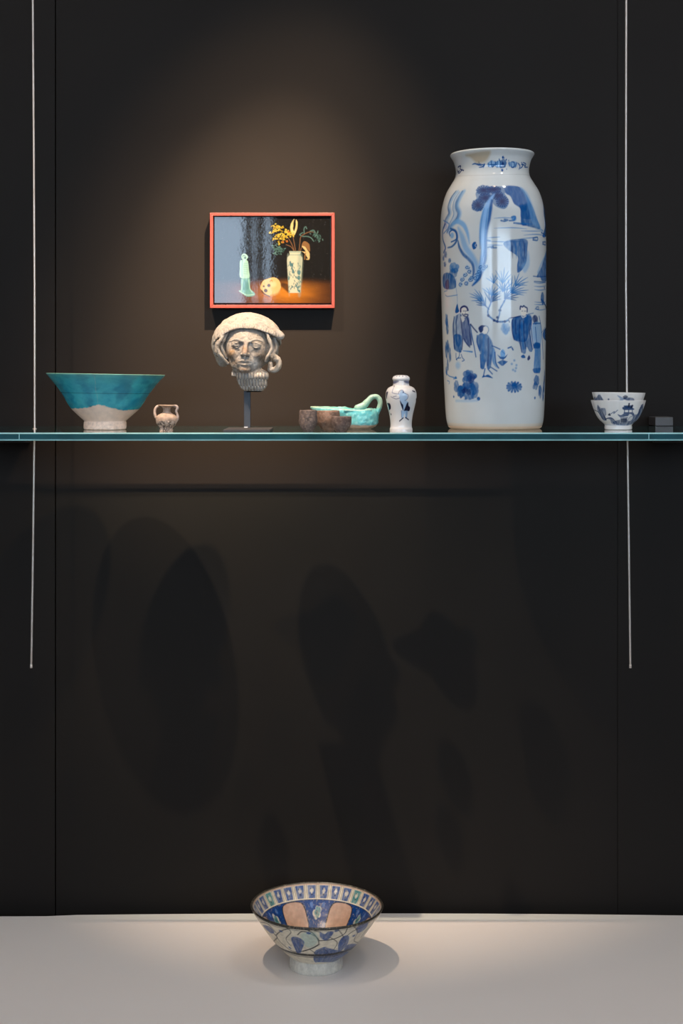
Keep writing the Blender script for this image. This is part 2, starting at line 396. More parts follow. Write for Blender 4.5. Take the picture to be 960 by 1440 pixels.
# ------------------------------------------------------------------ SDF sculpting (surface nets)
class Sdf:
    def __init__(s, lo, hi, step):
        s.lo = np.array(lo, float); s.st = step
        n = [int((b-a)/step)+1 for a, b in zip(lo, hi)]
        s.ax = [np.arange(k, dtype=np.float32)*step + a for k, a in zip(n, lo)]
        s.X, s.Y, s.Z = np.meshgrid(*s.ax, indexing='ij'); s.f = np.full(s.X.shape, 99., np.float32)
    def _sl(s, lo, hi):
        sl = tuple(slice(max(0, int((a-l)/s.st)), max(0, int((b-l)/s.st)+2)) for a, b, l in zip(lo, hi, s.lo))
        return sl, s.X[sl], s.Y[sl], s.Z[sl]
    def comb(s, sl, d, k, op):
        f = s.f[sl]
        if op == 'add': h = np.clip(.5+.5*(f-d)/k, 0, 1); s.f[sl] = f*(1-h)+d*h - k*h*(1-h)
        elif op == 'cut': h = np.clip(.5-.5*(f+d)/k, 0, 1); s.f[sl] = f*(1-h)+(-d)*h + k*h*(1-h)
    def ell(s, c, r, k=3., op='add', rot=0.):
        pad = k + 3; m_ = max(r)
        sl, X, Y, Z = s._sl([c[i]-max(r[i], m_ if rot else 0)-pad for i in range(3)], [c[i]+max(r[i], m_ if rot else 0)+pad for i in range(3)])
        x, y, z = X-c[0], Y-c[1], Z-c[2]
        if rot: x, y = x*math.cos(rot)+y*math.sin(rot), -x*math.sin(rot)+y*math.cos(rot)
        k0 = np.sqrt((x/r[0])**2+(y/r[1])**2+(z/r[2])**2); k1 = np.sqrt((x/r[0]**2)**2+(y/r[1]**2)**2+(z/r[2]**2)**2)
        s.comb(sl, k0*(k0-1)/np.maximum(k1, 1e-6), k, op)
    def chain(s, pts, rad, k=2., op='add', sub=5, flat=1.):
        p = spline(pts, sub) if len(pts) > 2 else np.array(pts, float)
        r = np.interp(np.linspace(0, 1, len(p)), np.linspace(0, 1, len(rad)), rad) if hasattr(rad, '__len__') else np.full(len(p), rad)
        pad = max(r) + k + 2
        sl, X, Y, Z = s._sl(p.min(0)-pad, p.max(0)+pad); best = None
        for i in range(len(p)-1):
            a, b = p[i], p[i+1]; ab = b-a
            t = np.clip(((X-a[0])*ab[0]+(Y-a[1])*ab[1]+(Z-a[2])*ab[2])/(ab@ab+1e-9), 0, 1)
            d = np.sqrt((X-a[0]-t*ab[0])**2+(Y-a[1]-t*ab[1])**2+((Z-a[2]-t*ab[2])/flat)**2)-(r[i]+(r[i+1]-r[i])*t)
            best = d if best is None else np.minimum(best, d)
        s.comb(sl, best, k, op)
    def mesh(s):
        f = s.f; S = f < 0; n = np.array(f.shape)-1
        C8 = [(i, j, k) for i in (0, 1) for j in (0, 1) for k in (0, 1)]
        def sh(A, c): return A[c[0]:c[0]+n[0], c[1]:c[1]+n[1], c[2]:c[2]+n[2]]
        cnt = sum(sh(S, c).astype(np.int8) for c in C8); act = (cnt > 0) & (cnt < 8)
        I = np.argwhere(act); ids = np.full(act.shape, -1, np.int64); ids[act] = np.arange(len(I))
        vals = {c: f[I[:, 0]+c[0], I[:, 1]+c[1], I[:, 2]+c[2]] for c in C8}
        acc = np.zeros((len(I), 3)); num = np.zeros(len(I))
        for a in C8:
            for d in range(3):
                if a[d] == 0:
                    b = list(a); b[d] = 1; b = tuple(b); fa, fb = vals[a], vals[b]; m_ = (fa < 0) != (fb < 0)
                    t = np.where(m_, fa/np.where(m_, fa-fb, 1), 0)
                    p = np.array(a, float)[None]*np.ones((len(I), 1)); p[:, d] = t
                    acc[m_] += p[m_]; num[m_] += 1
        V = (I + acc/num[:, None])*s.st + s.lo
        Fs = []
        for d in range(3):
            e1, e2 = [(1, 2), (2, 0), (0, 1)][d]
            A = np.take(S, range(0, n[d]), d); B = np.take(S, range(1, n[d]+1), d)
            ch = np.argwhere(A != B)
            ok = (ch[:, e1] > 0) & (ch[:, e2] > 0) & (ch[:, e1] < n[e1]) & (ch[:, e2] < n[e2]); ch = ch[ok]
            def g(o1, o2):
                q = ch.copy(); q[:, e1] -= o1; q[:, e2] -= o2; return ids[q[:, 0], q[:, 1], q[:, 2]]
            q = np.stack([g(1, 1), g(0, 1), g(0, 0), g(1, 0)], 1)
            ins = A[ch[:, 0], ch[:, 1], ch[:, 2]]; q[~ins] = q[~ins][:, ::-1]; Fs.append(q)
        Fc = np.concatenate(Fs)
        gr = np.gradient(f, s.st); N = np.stack([s.tri(g_, V) for g_ in gr], 1); N /= np.linalg.norm(N, axis=1, keepdims=True)+1e-9
        return V, Fc, N
    def tri(s, A, V):
        c = (V-s.lo)/s.st; i = np.clip(np.floor(c).astype(int), 0, np.array(A.shape)-2); t = c-i; r = 0
        for m_ in range(8):
            o = [(m_ >> d) & 1 for d in range(3)]
            w_ = np.prod([t[:, d] if o[d] else 1-t[:, d] for d in range(3)], axis=0)
            r = r + w_*A[i[:, 0]+o[0], i[:, 1]+o[1], i[:, 2]+o[2]]
        return r
def components(n, Fc, reg):
    E = np.concatenate([Fc[:, [i, (i+1) % 4]] for i in range(4)]); E = E[reg[E[:, 0]] == reg[E[:, 1]]]
    lab = np.arange(n)
    while True:
        m_ = np.minimum(lab[E[:, 0]], lab[E[:, 1]]); new = lab.copy()
        np.minimum.at(new, E[:, 0], m_); np.minimum.at(new, E[:, 1], m_); new = new[new]
        if (new == lab).all(): return lab
        lab = new
def split_parts(root, V, Fc, N, col, region, names, m):
    # drop loose crumbs, then give small islands of a region to their neighbour
    lab = components(len(V), Fc, np.zeros(len(V), int)); ok = lab == np.bincount(lab).argmax(); Fc = Fc[ok[Fc[:, 0]]]
    region = np.array(region)
    for it in range(3):
        lab = components(len(V), Fc, region); cnt = np.bincount(lab, minlength=len(V)); big = set()
        for i in range(len(names)):
            q = np.where((region == i) & ok)[0]
            if len(q): big.add(lab[q[cnt[lab[q]].argmax()]])
        small = ok & ~np.isin(lab, list(big))
        if not small.any(): break
        for _ in range(60):
            E = np.concatenate([Fc[:, [i, (i+1) % 4]] for i in range(4)]); E = np.concatenate([E, E[:, ::-1]])
            e = E[small[E[:, 0]] & ~small[E[:, 1]]]
            if not len(e): break
            region[e[:, 0]] = region[e[:, 1]]; small[e[:, 0]] = False
    """one child per region; shared normals keep the joins invisible"""
    fr = region[Fc[:, 0]]; out = []
    for i, nm in enumerate(names):
        f = Fc[fr == i]
        if not len(f): continue
        used = np.unique(f); re = np.full(len(V), -1); re[used] = np.arange(len(used))
        out.append(mesh_obj(nm, V[used], re[f], m, root, col[used], N[used]))
    return out

#=================================================================== SETTING
def wall_panels():
    root = bpy.data.objects.new('wall_back', None); C.objects.link(root); root.location = (0, WALL, 0); struct(root)
    x = [-3.6, (78-480)/F*WALL, (868-480)/F*WALL, 3.6]
    for i in range(3):
        box('panel', x[i]+(.0010, .0010, .0004)[i], x[i+1]-(.0010, .0004, 0)[i], WALL, WALL+.018, 0, 3.4, M['wall'], root)
    box('backing', -3.6, 3.6, WALL+.02, WALL+.06, 0, 3.4, M['gap'], root)
wall_panels()
struct(box('floor', -4.3, 4.3, -2.1, WALL, -.05, 0, M['floor']))
struct(box('ceiling', -4.3, 4.3, -2.2, WALL+.06, 3.4, 3.45, M['plaster']))
struct(box('wall_left', -4.4, -4.3, -2.2, WALL+.06, 0, 3.4, M['plaster']))
struct(box('wall_right', 4.3, 4.4, -2.2, WALL+.06, 0, 3.4, M['plaster']))
def rear_wall():
    m = M['plaster']; y0, y1 = -2.2, -2.08
    root = bpy.data.objects.new('wall_rear', None); C.objects.link(root); root.location = (0, y1, 0); struct(root)
    box('parapet', -4.3, 4.3, y0, y1, 0, WZ0, m, root); box('lintel', -4.3, 4.3, y0, y1, WZ1, 3.4, m, root)
    for a, b in ((-4.3, -2.4), (-.34, .5), (3.0, 4.3)): box('pier', a, b, y0, y1, WZ0, WZ1, m, root)
    for nm, a, b, posts in (('window_1', -2.4, -.34, (-2.0, -1.65, -1.3, -.95, -.44, -.385)), ('window_2', .5, 3.0, (.8, 1.15, 1.6, 2.2))):
        r = bpy.data.objects.new(nm, None); C.objects.link(r); r.location = ((a+b)/2, y1, WZ0); struct(r)
        for p in posts:
            w_ = .020 if p in (-.44, -.385) else .03
            box('mullion', p-w_, p+w_, -2.03, -1.99, WZ0, WZ1, M['grey_steel'], r)
        box('sill', a-.03, b+.03, -2.08, -1.98, WZ0-.03, WZ0-.001, M['plaster'], r)
        box('sky_pane', a, b, -2.078, -2.07, WZ0, WZ1, mat('overcast_pane', (.5, .6, .7), .3, emission=((.62, .8, 1), 4)), r)
rear_wall()

# white display plinth: slightly bowed back edge
def plinth():
    root = thing('display_plinth', (0, 2.1, 0), 'long white painted display plinth along the black wall, under the glass shelf', 'plinth')
    xs = np.linspace(-1.6, 1.6, 65); V = []; t = .03
    yb = [2.54 - .010*min(1, abs(x-.03)/.55)**2.2 - (.004 if x < -.45 else 0) for x in xs]
    def slab(name, z0, z1, yf, inset):
        V = []; n = len(xs)
        for x, y in zip(xs, yb):
            V += [(x, yf, z0), (x, y-inset, z0), (x, y-inset, z1), (x, yf, z1)]
        Fc = [(0, 1, 2, 3)[::-1], tuple(4*(n-1)+k for k in range(4))]
        for i in range(n-1):
            for k in range(4):
                k2 = (k+1) % 4; Fc.append((4*i+k, 4*i+k2, 4*i+4+k2, 4*i+4+k)[::-1])
        V = [(a, b-2.1, c) for a, b, c in V]
        return mesh_obj(name, V, Fc, M['plinth'], root, smooth=False)
    o = slab('plinth_top', PLZ-.03, PLZ, 1.55, 0); b = o.modifiers.new('bevel', 'BEVEL'); b.width = .0015; b.segments = 2; b.limit_method = 'ANGLE'
    slab('plinth_body', 0, PLZ-.0301, 1.57, .004)
plinth()

# glass shelf
def shelf():
    root = thing('glass_shelf', (0, (SF+SB)/2, SHZ-.012), 'long clear glass shelf with a teal green edge carrying the pottery', 'shelf')
    X = .66; z0, z1 = SHZ-.0118, SHZ
    box('glass_panel', -X, X, SF+.0012, SB-.001, z0, z1, M['glass'], root)
    box('front_edge', -X, X, SF, SF+.0011, z0+.0022, z1-.0018, M['edge'], root)
    box('back_edge', -X, X, SB-.0009, SB, z0, z1, M['edge'], root)
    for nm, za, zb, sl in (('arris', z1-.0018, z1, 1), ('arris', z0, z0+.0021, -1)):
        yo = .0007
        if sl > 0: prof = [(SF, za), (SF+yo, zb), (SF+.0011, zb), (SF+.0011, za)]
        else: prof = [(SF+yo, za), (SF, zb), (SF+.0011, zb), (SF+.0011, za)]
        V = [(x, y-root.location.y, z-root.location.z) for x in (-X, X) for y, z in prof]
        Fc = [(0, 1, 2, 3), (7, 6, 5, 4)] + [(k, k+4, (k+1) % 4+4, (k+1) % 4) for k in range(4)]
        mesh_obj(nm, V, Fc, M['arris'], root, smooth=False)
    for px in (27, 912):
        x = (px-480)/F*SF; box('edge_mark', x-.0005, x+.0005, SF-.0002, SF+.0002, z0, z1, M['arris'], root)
shelf()
def bracket(sx, label):
    x0, x1 = sorted((sx*.537, sx*.60)); root = thing('shelf_bracket', ((x0+x1)/2, WALL, SHZ-.027), label, 'bracket')
    box('arm', x0, x1, SF+.06, WALL-.0005, SHZ-.0205, SHZ-.0121, M['black_steel'], root, bev=.001)
    box('wall_plate', x0-.004, x1+.004, WALL-.008, WALL-.0003, SHZ-.030, SHZ-.0207, M['black_steel'], root, bev=.001)
bracket(-1, 'black steel bracket arm under the left end of the glass shelf')
bracket(1, 'black steel bracket arm under the right end of the glass shelf')
def clamp():
    k = 2.506; x0 = (921-480)/F*k; x1 = (946-480)/F*k
    root = thing('wall_block', ((x0+x1)/2, WALL, SHZ), 'small dark grey rectangular block at the back of the shelf, right of the tea bowls', 'block')
    box('block', x0, x1, k, WALL-.0003, SHZ+.0004, SHZ+.0150, M['grey_steel'], root, bev=.0006)
clamp()

# steel suspension cables
def cable(xs, label):
    D = 2.36; pts = [((x-480)/F*D, D, CZ+(HOR-y)/F*D) for x, y in xs]
    top = (pts[0][0] + (pts[0][0]-pts[1][0])*.1, D, 3.4)
    root = thing('suspension_cable', (pts[-1][0], D, pts[-1][2]), label, 'cable')
    p = [Vector(top)] + [Vector(q) for q in pts]
    dense = []
    for i in range(len(p)-1):
        for k in range(6): dense.append(p[i].lerp(p[i+1], k/6))
    dense.append(p[-1])
    tube('rope', dense, .0016, M['cable'], root, sides=10)
    e = p[-1]; tube('end_ferrule', [e+Vector((0, 0, .004)), e-Vector((0, 0, .0015))], .0020, M['cable'], root, sides=10)
    s = Vector(((xs[3][0]-480)/F*D, D, SHZ))
    tube('grommet', [s+Vector((0, 0, .0001)), s+Vector((0, 0, .0012))], .0032, M['cable'], root, sides=14)
cable([(46, -10), (47.5, 200), (48.6, 400), (48.8, 602), (48.0, 640), (46.2, 790), (44.0, 938)], 'thin vertical steel cable left of the turquoise bowl')
cable([(880.3, -10), (879.8, 200), (879.8, 400), (881.6, 602), (882.2, 640), (884.2, 790), (886.0, 938)], 'thin vertical steel cable behind the blue and white tea bowls')

#=================================================================== TALL VASE
def tall_vase():
    prof = [(0, 601.2), (50, 601.2), (52, 602.4), (61, 602.4), (65, 600), (67.5, 593), (69, 580), (70.2, 555), (71.2, 525), (72.2, 480), (73.2, 430), (74.0, 380), (74.0, 330),
            (72.8, 302), (70, 286), (65, 271), (58, 259), (53, 250.5), (51.3, 243), (51.9, 236), (54.2, 227), (57.6, 221), (59, 218.4), (58.4, 216.6), (56.8, 216.8),
            (53, 224), (49.5, 234), (48.5, 243), (51, 253), (60, 266), (68, 287), (70.5, 330), (68, 560), (60, 595), (0, 596)]
    L = Lathe(695.6, 2.385, SHZ, prof, step=.8, tilt=-.010)
    GL = lin(201, 205, 205)
    c = L.canvas(3, GL); L.glaze = GL
    B = lin(14, 104, 160); Dk = lin(8, 62, 120); Md = lin(62, 134, 186); Lt = lin(134, 174, 208); Pu = lin(44, 62, 124); Gy = lin(190, 194, 192)
    # ---- neck scroll
    t = T(616, 200, 6)
    for p in ([(285, 190), (310, 182), (335, 190), (360, 180)], [(340, 165), (350, 190), (385, 185)], [(345, 215), (375, 205), (392, 185), (380, 215)], [(330, 180), (345, 200)]): c.stroke(t(p), 2.1, B, taper=(.4, .4))
    c.poly(t([(415, 180), (450, 155), (480, 165), (500, 155), (525, 160), (530, 205), (500, 212), (470, 200), (440, 212), (418, 205)]), Lt, .8)
    for p in ([(420, 180), (425, 205)], [(445, 158), (455, 205), (470, 195)], [(480, 160), (485, 200)], [(500, 160), (495, 205)], [(430, 195), (490, 185)]): c.stroke(t(p), 1.5, B)
    c.blotch(t([(545, 183)])[0], 6.6, 6.2, B, .92, seed=4, lobes=8, amp=.22, mottle=.4)
    c.dot(t([(545, 183)])[0], 2.2, Dk, .8)
    for a in range(8):
        an = a*PI/4+.2; c.dot((616+(545+58*math.cos(an))/6, 200+(183+52*math.sin(an))/6), .9, B, .8)
    c.dot(t([(545, 127)])[0], 1.9, B); c.dot(t([(541, 236)])[0], 1.9, B); c.dot(t([(517, 150)])[0], 1.2, B); c.dot(t([(574, 148)])[0], 1.2, B)
    c.poly(t([(590, 175), (640, 160), (665, 180), (655, 212), (610, 208)]), Lt, .7)
    for p in ([(595, 165), (600, 205)], [(612, 170), (618, 210), (640, 205), (640, 172), (618, 165)], [(660, 170), (650, 210)], [(668, 175), (690, 200), (680, 228)], [(700, 170), (712, 200), (690, 222)], [(715, 170), (740, 185), (728, 210), (755, 212)], [(700, 190), (730, 195)]): c.stroke(t(p), 2.0, B, taper=(.5, .5))
    for p in ([(165, 210), (190, 200), (185, 225), (215, 240)], [(160, 235), (175, 262), (200, 230)], [(168, 250), (180, 240)]): c.stroke(t(p), 1.7, Dk)
    c.stroke(t([(170, 285), (300, 278), (500, 275), (780, 280)]), .8, lin(168, 172, 172), .5)
    c.poly(t([(230, 110), (270, 95), (420, 70), (440, 100), (400, 160), (330, 180), (270, 130)]), lin(170, 150, 112), .55, soft=5)
    # ---- pine tree canopy and trunk
    fan = [((385, 405), 62, 40), ((470, 400), 60, 30), ((335, 530), 52, 50), ((395, 470), 55, 40), ((540, 500), 52, 48), ((500, 450), 48, 38)]
    c.poly(t([(315, 430), (345, 395), (420, 372), (560, 370), (665, 372), (700, 400), (750, 470), (790, 560), (800, 640), (700, 640), (690, 560), (640, 520), (610, 460), (560, 430), (600, 500), (560, 560), (480, 540), (430, 480), (360, 575), (290, 570), (285, 520), (320, 480)]), B, .62, mottle=.2)
    for (x, y), rx, ry in fan:
        c.poly(t([(x+rx*(1.0+.1*(i % 2))*math.cos(i*PI/9), y+ry*(1+.12*(i % 2))*math.sin(i*PI/9)) for i in range(18)]), B, .6, mottle=.15)
        for i in range(16):
            an = i*PI/8; c.stroke(t([(x+6*math.cos(an), y+6*math.sin(an)), (x+rx*.95*math.cos(an), y+ry*.95*math.sin(an))]), 1.1, Dk, .95)
    c.stroke(t([(470, 440), (440, 480), (415, 540), (400, 600), (385, 700), (375, 800), (385, 900), (372, 1010), (340, 1120), (300, 1200)]), [2, 5, 8, 10, 11, 9, 8, 8, 6, 2], lin(150, 186, 220), .9, soft=2.5)
    c.stroke(t([(455, 490), (440, 560), (430, 640), (408, 760), (402, 900), (392, 1000), (350, 1140), (290, 1210)]), [3, 4.5, 4, 3, 3, 3.5, 4, 2], B, .9, soft=2)
    for q in (([(420, 560), (405, 700), (398, 850), (385, 1000)], 1.2), ([(408, 640), (392, 780), (388, 900), (360, 1080)], 1.4)): c.stroke(t(q[0]), q[1], Md, .75, taper=(.3, .3))
    c.stroke(t([(385, 560), (362, 660), (352, 800), (352, 900)]), [1, 2.5, 2.5, 1], Md, .55, soft=2)
    # ---- right cliff
    t2 = T(616, 300, 6)
    c.poly(t([(560, 372), (660, 372), (715, 400), (770, 490), (830, 640), (860, 730), (800, 720), (745, 705), (700, 690), (690, 560), (640, 515), (610, 455), (575, 435)]), B, .9, soft=1.4, mottle=.3)
    c.poly(t([(690, 378), (745, 420), (800, 540), (840, 660), (870, 735), (800, 690), (760, 560), (730, 460)]), Lt, .55, soft=3)
    c.poly(t([(880, 470), (905, 560), (912, 760), (900, 800), (880, 790), (900, 700), (890, 590)]), B, .85, soft=1.5)
    for p in ([(470, 42), (560, 38), (640, 42)], [(470, 128), (620, 122), (750, 130)], [(640, 75), (740, 85), (800, 90)], [(700, 150), (800, 152), (890, 150)], [(720, 185), (830, 180), (905, 195)], [(415, 205), (520, 200)], [(415, 235), (560, 242), (700, 238)], [(415, 265), (540, 270)], [(820, 130), (880, 140), (870, 165)], [(700, 215), (840, 205)]): c.stroke(t2(p), 1.1, Md, .85, taper=(.2, .2))
    for p in ([(530, 62), (560, 68), (585, 55), (560, 50)], [(600, 60), (640, 55), (650, 28), (620, 30)], [(415, 228), (438, 232)], [(450, 290), (490, 290)], [(640, 82), (740, 96)], [(800, 225), (835, 228), (835, 205), (800, 210)], [(880, 260), (905, 265), (905, 240), (880, 245)], [(870, 165), (905, 190), (880, 192)], [(420, 285), (460, 280)]): c.stroke(t2(p), 2.3, B, .8, mottle=.3)
    c.dot(t2([(640, 40)])[0], 3.6, Md, .7, soft=2)
    # leaf mark + second rock
    c.poly(t2([(285, 265), (295, 245), (315, 240), (325, 262), (322, 290), (300, 305), (288, 290)]), B, .95); c.stroke(t2([(325, 250), (310, 270), (325, 290)]), 1, GL, .8)
    c.poly(t2([(550, 255), (600, 225), (745, 222), (752, 300), (745, 400), (710, 470), (670, 500), (665, 440), (672, 370), (625, 330), (580, 300)]), B, .85, mottle=.4)
    for x in (620, 650, 690, 720): c.stroke(t2([(x, 235), (x+5, 300), (x+8, 380)]), 1.6, Md if x % 20 else Dk, .6, taper=(.3, .2))
    c.poly(t2([(700, 440), (740, 400), (760, 320), (770, 430), (730, 500)]), Lt, .5, soft=3)
    # ---- left swirling clouds and rocks
    for p, wd in (([(150, 415), (110, 470), (85, 540), (90, 600), (60, 660), (50, 720)], 4.5), ([(205, 415), (165, 480), (150, 540), (170, 600), (150, 660), (110, 700), (75, 760)], 5.5), ([(180, 420), (135, 490), (125, 560), (130, 620), (80, 720)], 2)):
        c.stroke(t(p), [wd*.5, wd, wd, wd, wd*.6], B if wd > 3 else Md, .75, soft=2.2, mottle=.3)
        c.stroke(t([(x+14, y) for x, y in p]), wd, Lt, .6, soft=3)
    c.stroke(t2([(120, 90), (160, 70), (210, 95), (240, 150), (255, 210), (262, 260)]), [2, 7, 7, 5, 3, 1], Lt, .85, soft=2.5)
    c.stroke(t2([(100, 190), (95, 160), (120, 140), (150, 165), (150, 215), (110, 240)]), 2.0, B, .9)
    c.stroke(t2([(105, 130), (145, 150), (160, 200), (145, 245), (115, 280), (80, 290)]), [3, 3.5, 3.5, 3, 2], B, .85, soft=1.5)
    c.dot(t2([(115, 185)])[0], 4, Lt, .8, soft=2)
    c.stroke(t2([(165, 230), (180, 290), (210, 345), (255, 385), (290, 430), (300, 490), (290, 540)]), [2, 4, 4.5, 4.5, 4, 3.5, 2], B, .85, soft=1.6, mottle=.25)
    c.stroke(t2([(170, 120), (200, 200), (230, 290), (280, 360), (320, 430), (330, 500)]), [3, 8, 9, 8, 6, 3], Lt, .7, soft=4)
    c.stroke(t2([(60, 90), (40, 140), (38, 210), (60, 290), (45, 330)]), [3, 4, 3, 4, 3], B, .8, soft=2)
    c.stroke(t2([(45, 60), (90, 90), (80, 130), (45, 170)]), 2, Md, .7)
    for x, y, r in ((60, 345, 5), (45, 380, 4), (95, 400, 3.4), (55, 430, 4)): c.blotch(t2([(x, y)])[0], r, r*.9, B, .8, seed=x, mottle=.5)
    c.blotch(t2([(130, 460)])[0], 8.5, 7, Md, .95, seed=8, lobes=9, mottle=.5); c.blotch(t2([(125, 500)])[0], 8, 6.5, B, .75, seed=12, lobes=8, mottle=.6)
    c.poly(t2([(40, 520), (80, 500), (130, 530), (150, 600), (130, 635), (60, 640), (38, 600)]), B, .92, mottle=.4)
    c.poly(t2([(60, 580), (85, 560), (90, 630), (65, 640)]), Pu, .8)
    # ruyi curls
    for x, y in ((245, 455), (225, 520), (265, 490), (330, 520), (345, 490), (380, 470), (200, 560), (240, 590), (285, 545), (315, 545), (360, 455), (395, 450), (270, 560), (190, 600)):
        c.dot(t2([(x, y)])[0], 3.2, Lt, .5, soft=2)
        q = [(x+21*math.cos(a+x)*(1-a/9), y+17*math.sin(a+x)*(1-a/9)) for a in np.linspace(0, 6.8, 12)]
        c.stroke(t2(q), 1.0, B, .9, soft=.6)
    # ---- bamboo / grass tree
    t3 = T(616, 380, 6)
    for p, w_ in (([(500, 430), (515, 380), (520, 330), (545, 285), (570, 240)], 2.6), ([(425, 385), (418, 340), (440, 280), (450, 220)], 2.4), ([(420, 380), (460, 415), (500, 435), (560, 432), (585, 425)], 3.2), ([(400, 300), (425, 330)], 2)):
        c.stroke(t3(p), w_*.8, B, .95, mottle=.3)
    for p in ((425, 385), (500, 400), (470, 425), (560, 435), (520, 340), (500, 432)): c.dot(t3([p])[0], 1.8, Dk, .8)
    def tuft(x, y, angs, ln, w_=1.5, col=B, al=.85):
        for i, a in enumerate(angs):
            l = ln*(.75+.35*((i*7) % 5)/5); r_ = math.radians(a)
            c.stroke(t3([(x, y), (x+l*.5*math.cos(r_), y-l*.5*math.sin(r_)), (x+l*math.cos(r_)+3, y-l*math.sin(r_)+l*.06)]), w_, col, al, taper=(.9, .1), n=4)
    tuft(380, 260, (175, 160, 148, 138, 125, 112), 140, 1.4, Md)
    tuft(400, 300, (170, 155, 140, 125, 110, 95), 110)
    tuft(440, 270, (20, 35, 48, 60, 72, 85, 100, 118), 120)
    tuft(450, 215, (15, 30, 50, 70, 88, 105, 125, 140), 105, 1.4, Md)
    tuft(560, 240, (-5, 8, 20, 34, 48, 60, 75, 90), 130)
    tuft(610, 190, (-8, 2, 12, 25, 38, 52, 68, 85, 100), 150, 1.4, Md)
    tuft(545, 180, (25, 45, 62, 80, 95, 112, 130), 130, 1.3, Md)
    tuft(650, 130, (5, 20, 38, 55, 75, 95), 130, 1.3, Md)
    tuft(545, 110, (50, 68, 85, 100, 118, 135), 140, 1.2, Md)
    tuft(470, 110, (60, 80, 100, 122, 145), 90, 1.2, Md)
    c.blotch(t3([(565, 485)])[0], 6, 7, Md, .75, seed=3, lobes=9, soft=1.8, mottle=.5)
    # right margin plants / strokes
    for y in (105, 135, 165, 270, 290, 330): c.stroke(t3([(810, y), (860, y+3), (905, y-2)]), 1.2, Md, .8, taper=(.2, .4))
    c.blotch(t3([(880, 240)])[0], 5.5, 8, B, .9, seed=6, lobes=9, amp=.35, mottle=.4); c.stroke(t3([(870, 250), (905, 300), (912, 350)]), 3, B, .85)
    c.stroke(t3([(820, 325), (845, 330), (845, 310), (825, 315)]), 1.4, B, .8); c.dot(t3([(895, 150)])[0], 1.6, B)
    c.poly(t2([(830, 530), (870, 450), (895, 370), (915, 320), (918, 550), (880, 570), (860, 540)]), B, .85, soft=2, mottle=.3)
    c.stroke(t2([(840, 500), (880, 400), (910, 310)]), 3, Lt, .6, soft=2.5)
    for p in ([(800, 532), (860, 535), (910, 530)], [(810, 575), (905, 580)]): c.stroke(t2(p), 1.3, B, .85)
    # left margin bushes
    t4 = T(616, 440, 6)
    c.stroke(t3([(60, 210), (75, 222), (110, 215), (160, 208)]), 1.1, Md, .8); c.stroke(t3([(50, 180), (75, 170)]), 1.2, Md, .7)
    for x, y, rx, ry in ((70, 60, 4.5, 8), (75, 120, 4.5, 9), (80, 280, 4.5, 9), (95, 350, 4, 10), (68, 320, 4.5, 12), (80, 440, 4, 9), (68, 490, 3.4, 6)): c.blotch(t4([(x, y)])[0], rx, ry, B, .85, seed=x+y, lobes=7, mottle=.5)
    c.stroke(t4([(65, 500), (90, 530), (140, 545), (155, 550), (130, 558)]), 1.5, Md, .85); c.dot(t4([(148, 548)])[0], 1.8, Md); c.stroke(t4([(75, 570), (95, 580), (90, 600)]), 1.4, Md, .7)
    # hanging lantern line
    c.stroke(t3([(150, 70), (148, 140), (160, 220), (162, 290)]), .6, Md, .8); c.poly(t3([(160, 285), (170, 320), (178, 345), (160, 362), (142, 355), (145, 330)]), B, .95)
    # ---- figure 1: bearded old man with staff
    c.poly(t3([(135, 400), (165, 372), (195, 365), (250, 385), (262, 420), (262, 460), (275, 520), (285, 600), (265, 640), (215, 600), (200, 560), (195, 620), (160, 640), (125, 570), (120, 470)]), B, .55, mottle=.5)
    c.poly(t4([(200, 60), (245, 30), (262, 60), (265, 130), (285, 210), (268, 285), (230, 250), (208, 200), (200, 130)]), Pu, .55, mottle=.4)
    c.poly(t4([(130, 190), (195, 190), (200, 290), (190, 335), (150, 320), (130, 290)]), B, .9, mottle=.4)
    for p in ([(135, 30), (128, 100), (130, 200), (140, 300)], [(160, 20), (150, 90), (155, 180)], [(190, 20), (195, 100), (205, 220), (200, 310)], [(245, 40), (262, 110), (270, 200), (280, 270)], [(215, 215), (240, 260), (268, 288)]): c.stroke(t4(p), 1.5, Dk, .8)
    c.poly(t3([(190, 340), (205, 310), (235, 308), (250, 335), (250, 380), (230, 398), (208, 392), (195, 370)]), lin(214, 212, 206), 1)
    c.stroke(t3([(190, 350), (192, 320), (215, 306), (240, 312), (250, 340)]), 2.6, Pu, .95); c.stroke(t3([(205, 368), (215, 385), (240, 392), (252, 378), (240, 372), (220, 372)]), 1.8, Dk, .85)
    for p in ((215, 345), (236, 345)): c.stroke(t3([(p[0]-6, p[1]), (p[0]+6, p[1]-1)]), .9, Dk, .9)
    c.stroke(t3([(227, 345), (230, 362)]), .6, Dk, .7)
    c.poly(t3([(190, 390), (215, 400), (222, 420), (205, 440), (195, 420)]), lin(210, 210, 206), .9)
    c.stroke(t4([(270, 95), (282, 180), (300, 280), (318, 372)]), 1.3, B, .95); c.stroke(t4([(272, 98), (300, 130), (330, 165)]), 1.8, Dk, .9)
    c.stroke(t4([(210, 320), (285, 330)]), [1, 2.4], Md, .8)
    for p in ([(150, 340), (150, 385), (160, 400)], [(180, 340), (175, 370), (150, 392)], [(195, 350), (205, 380), (220, 400), (200, 408)], [(160, 385), (190, 380)]): c.stroke(t4(p), 1.2, B, .9)
    c.dot(t4([(165, 445)])[0], 5, Lt, .5, soft=4)
    # ---- figure 2: boy seen from side
    c.poly(t4([(335, 190), (370, 170), (410, 180), (450, 230), (460, 290), (450, 400), (440, 465), (415, 470), (400, 410), (385, 470), (355, 460), (358, 360), (340, 300), (325, 240)]), B, .85, mottle=.4)
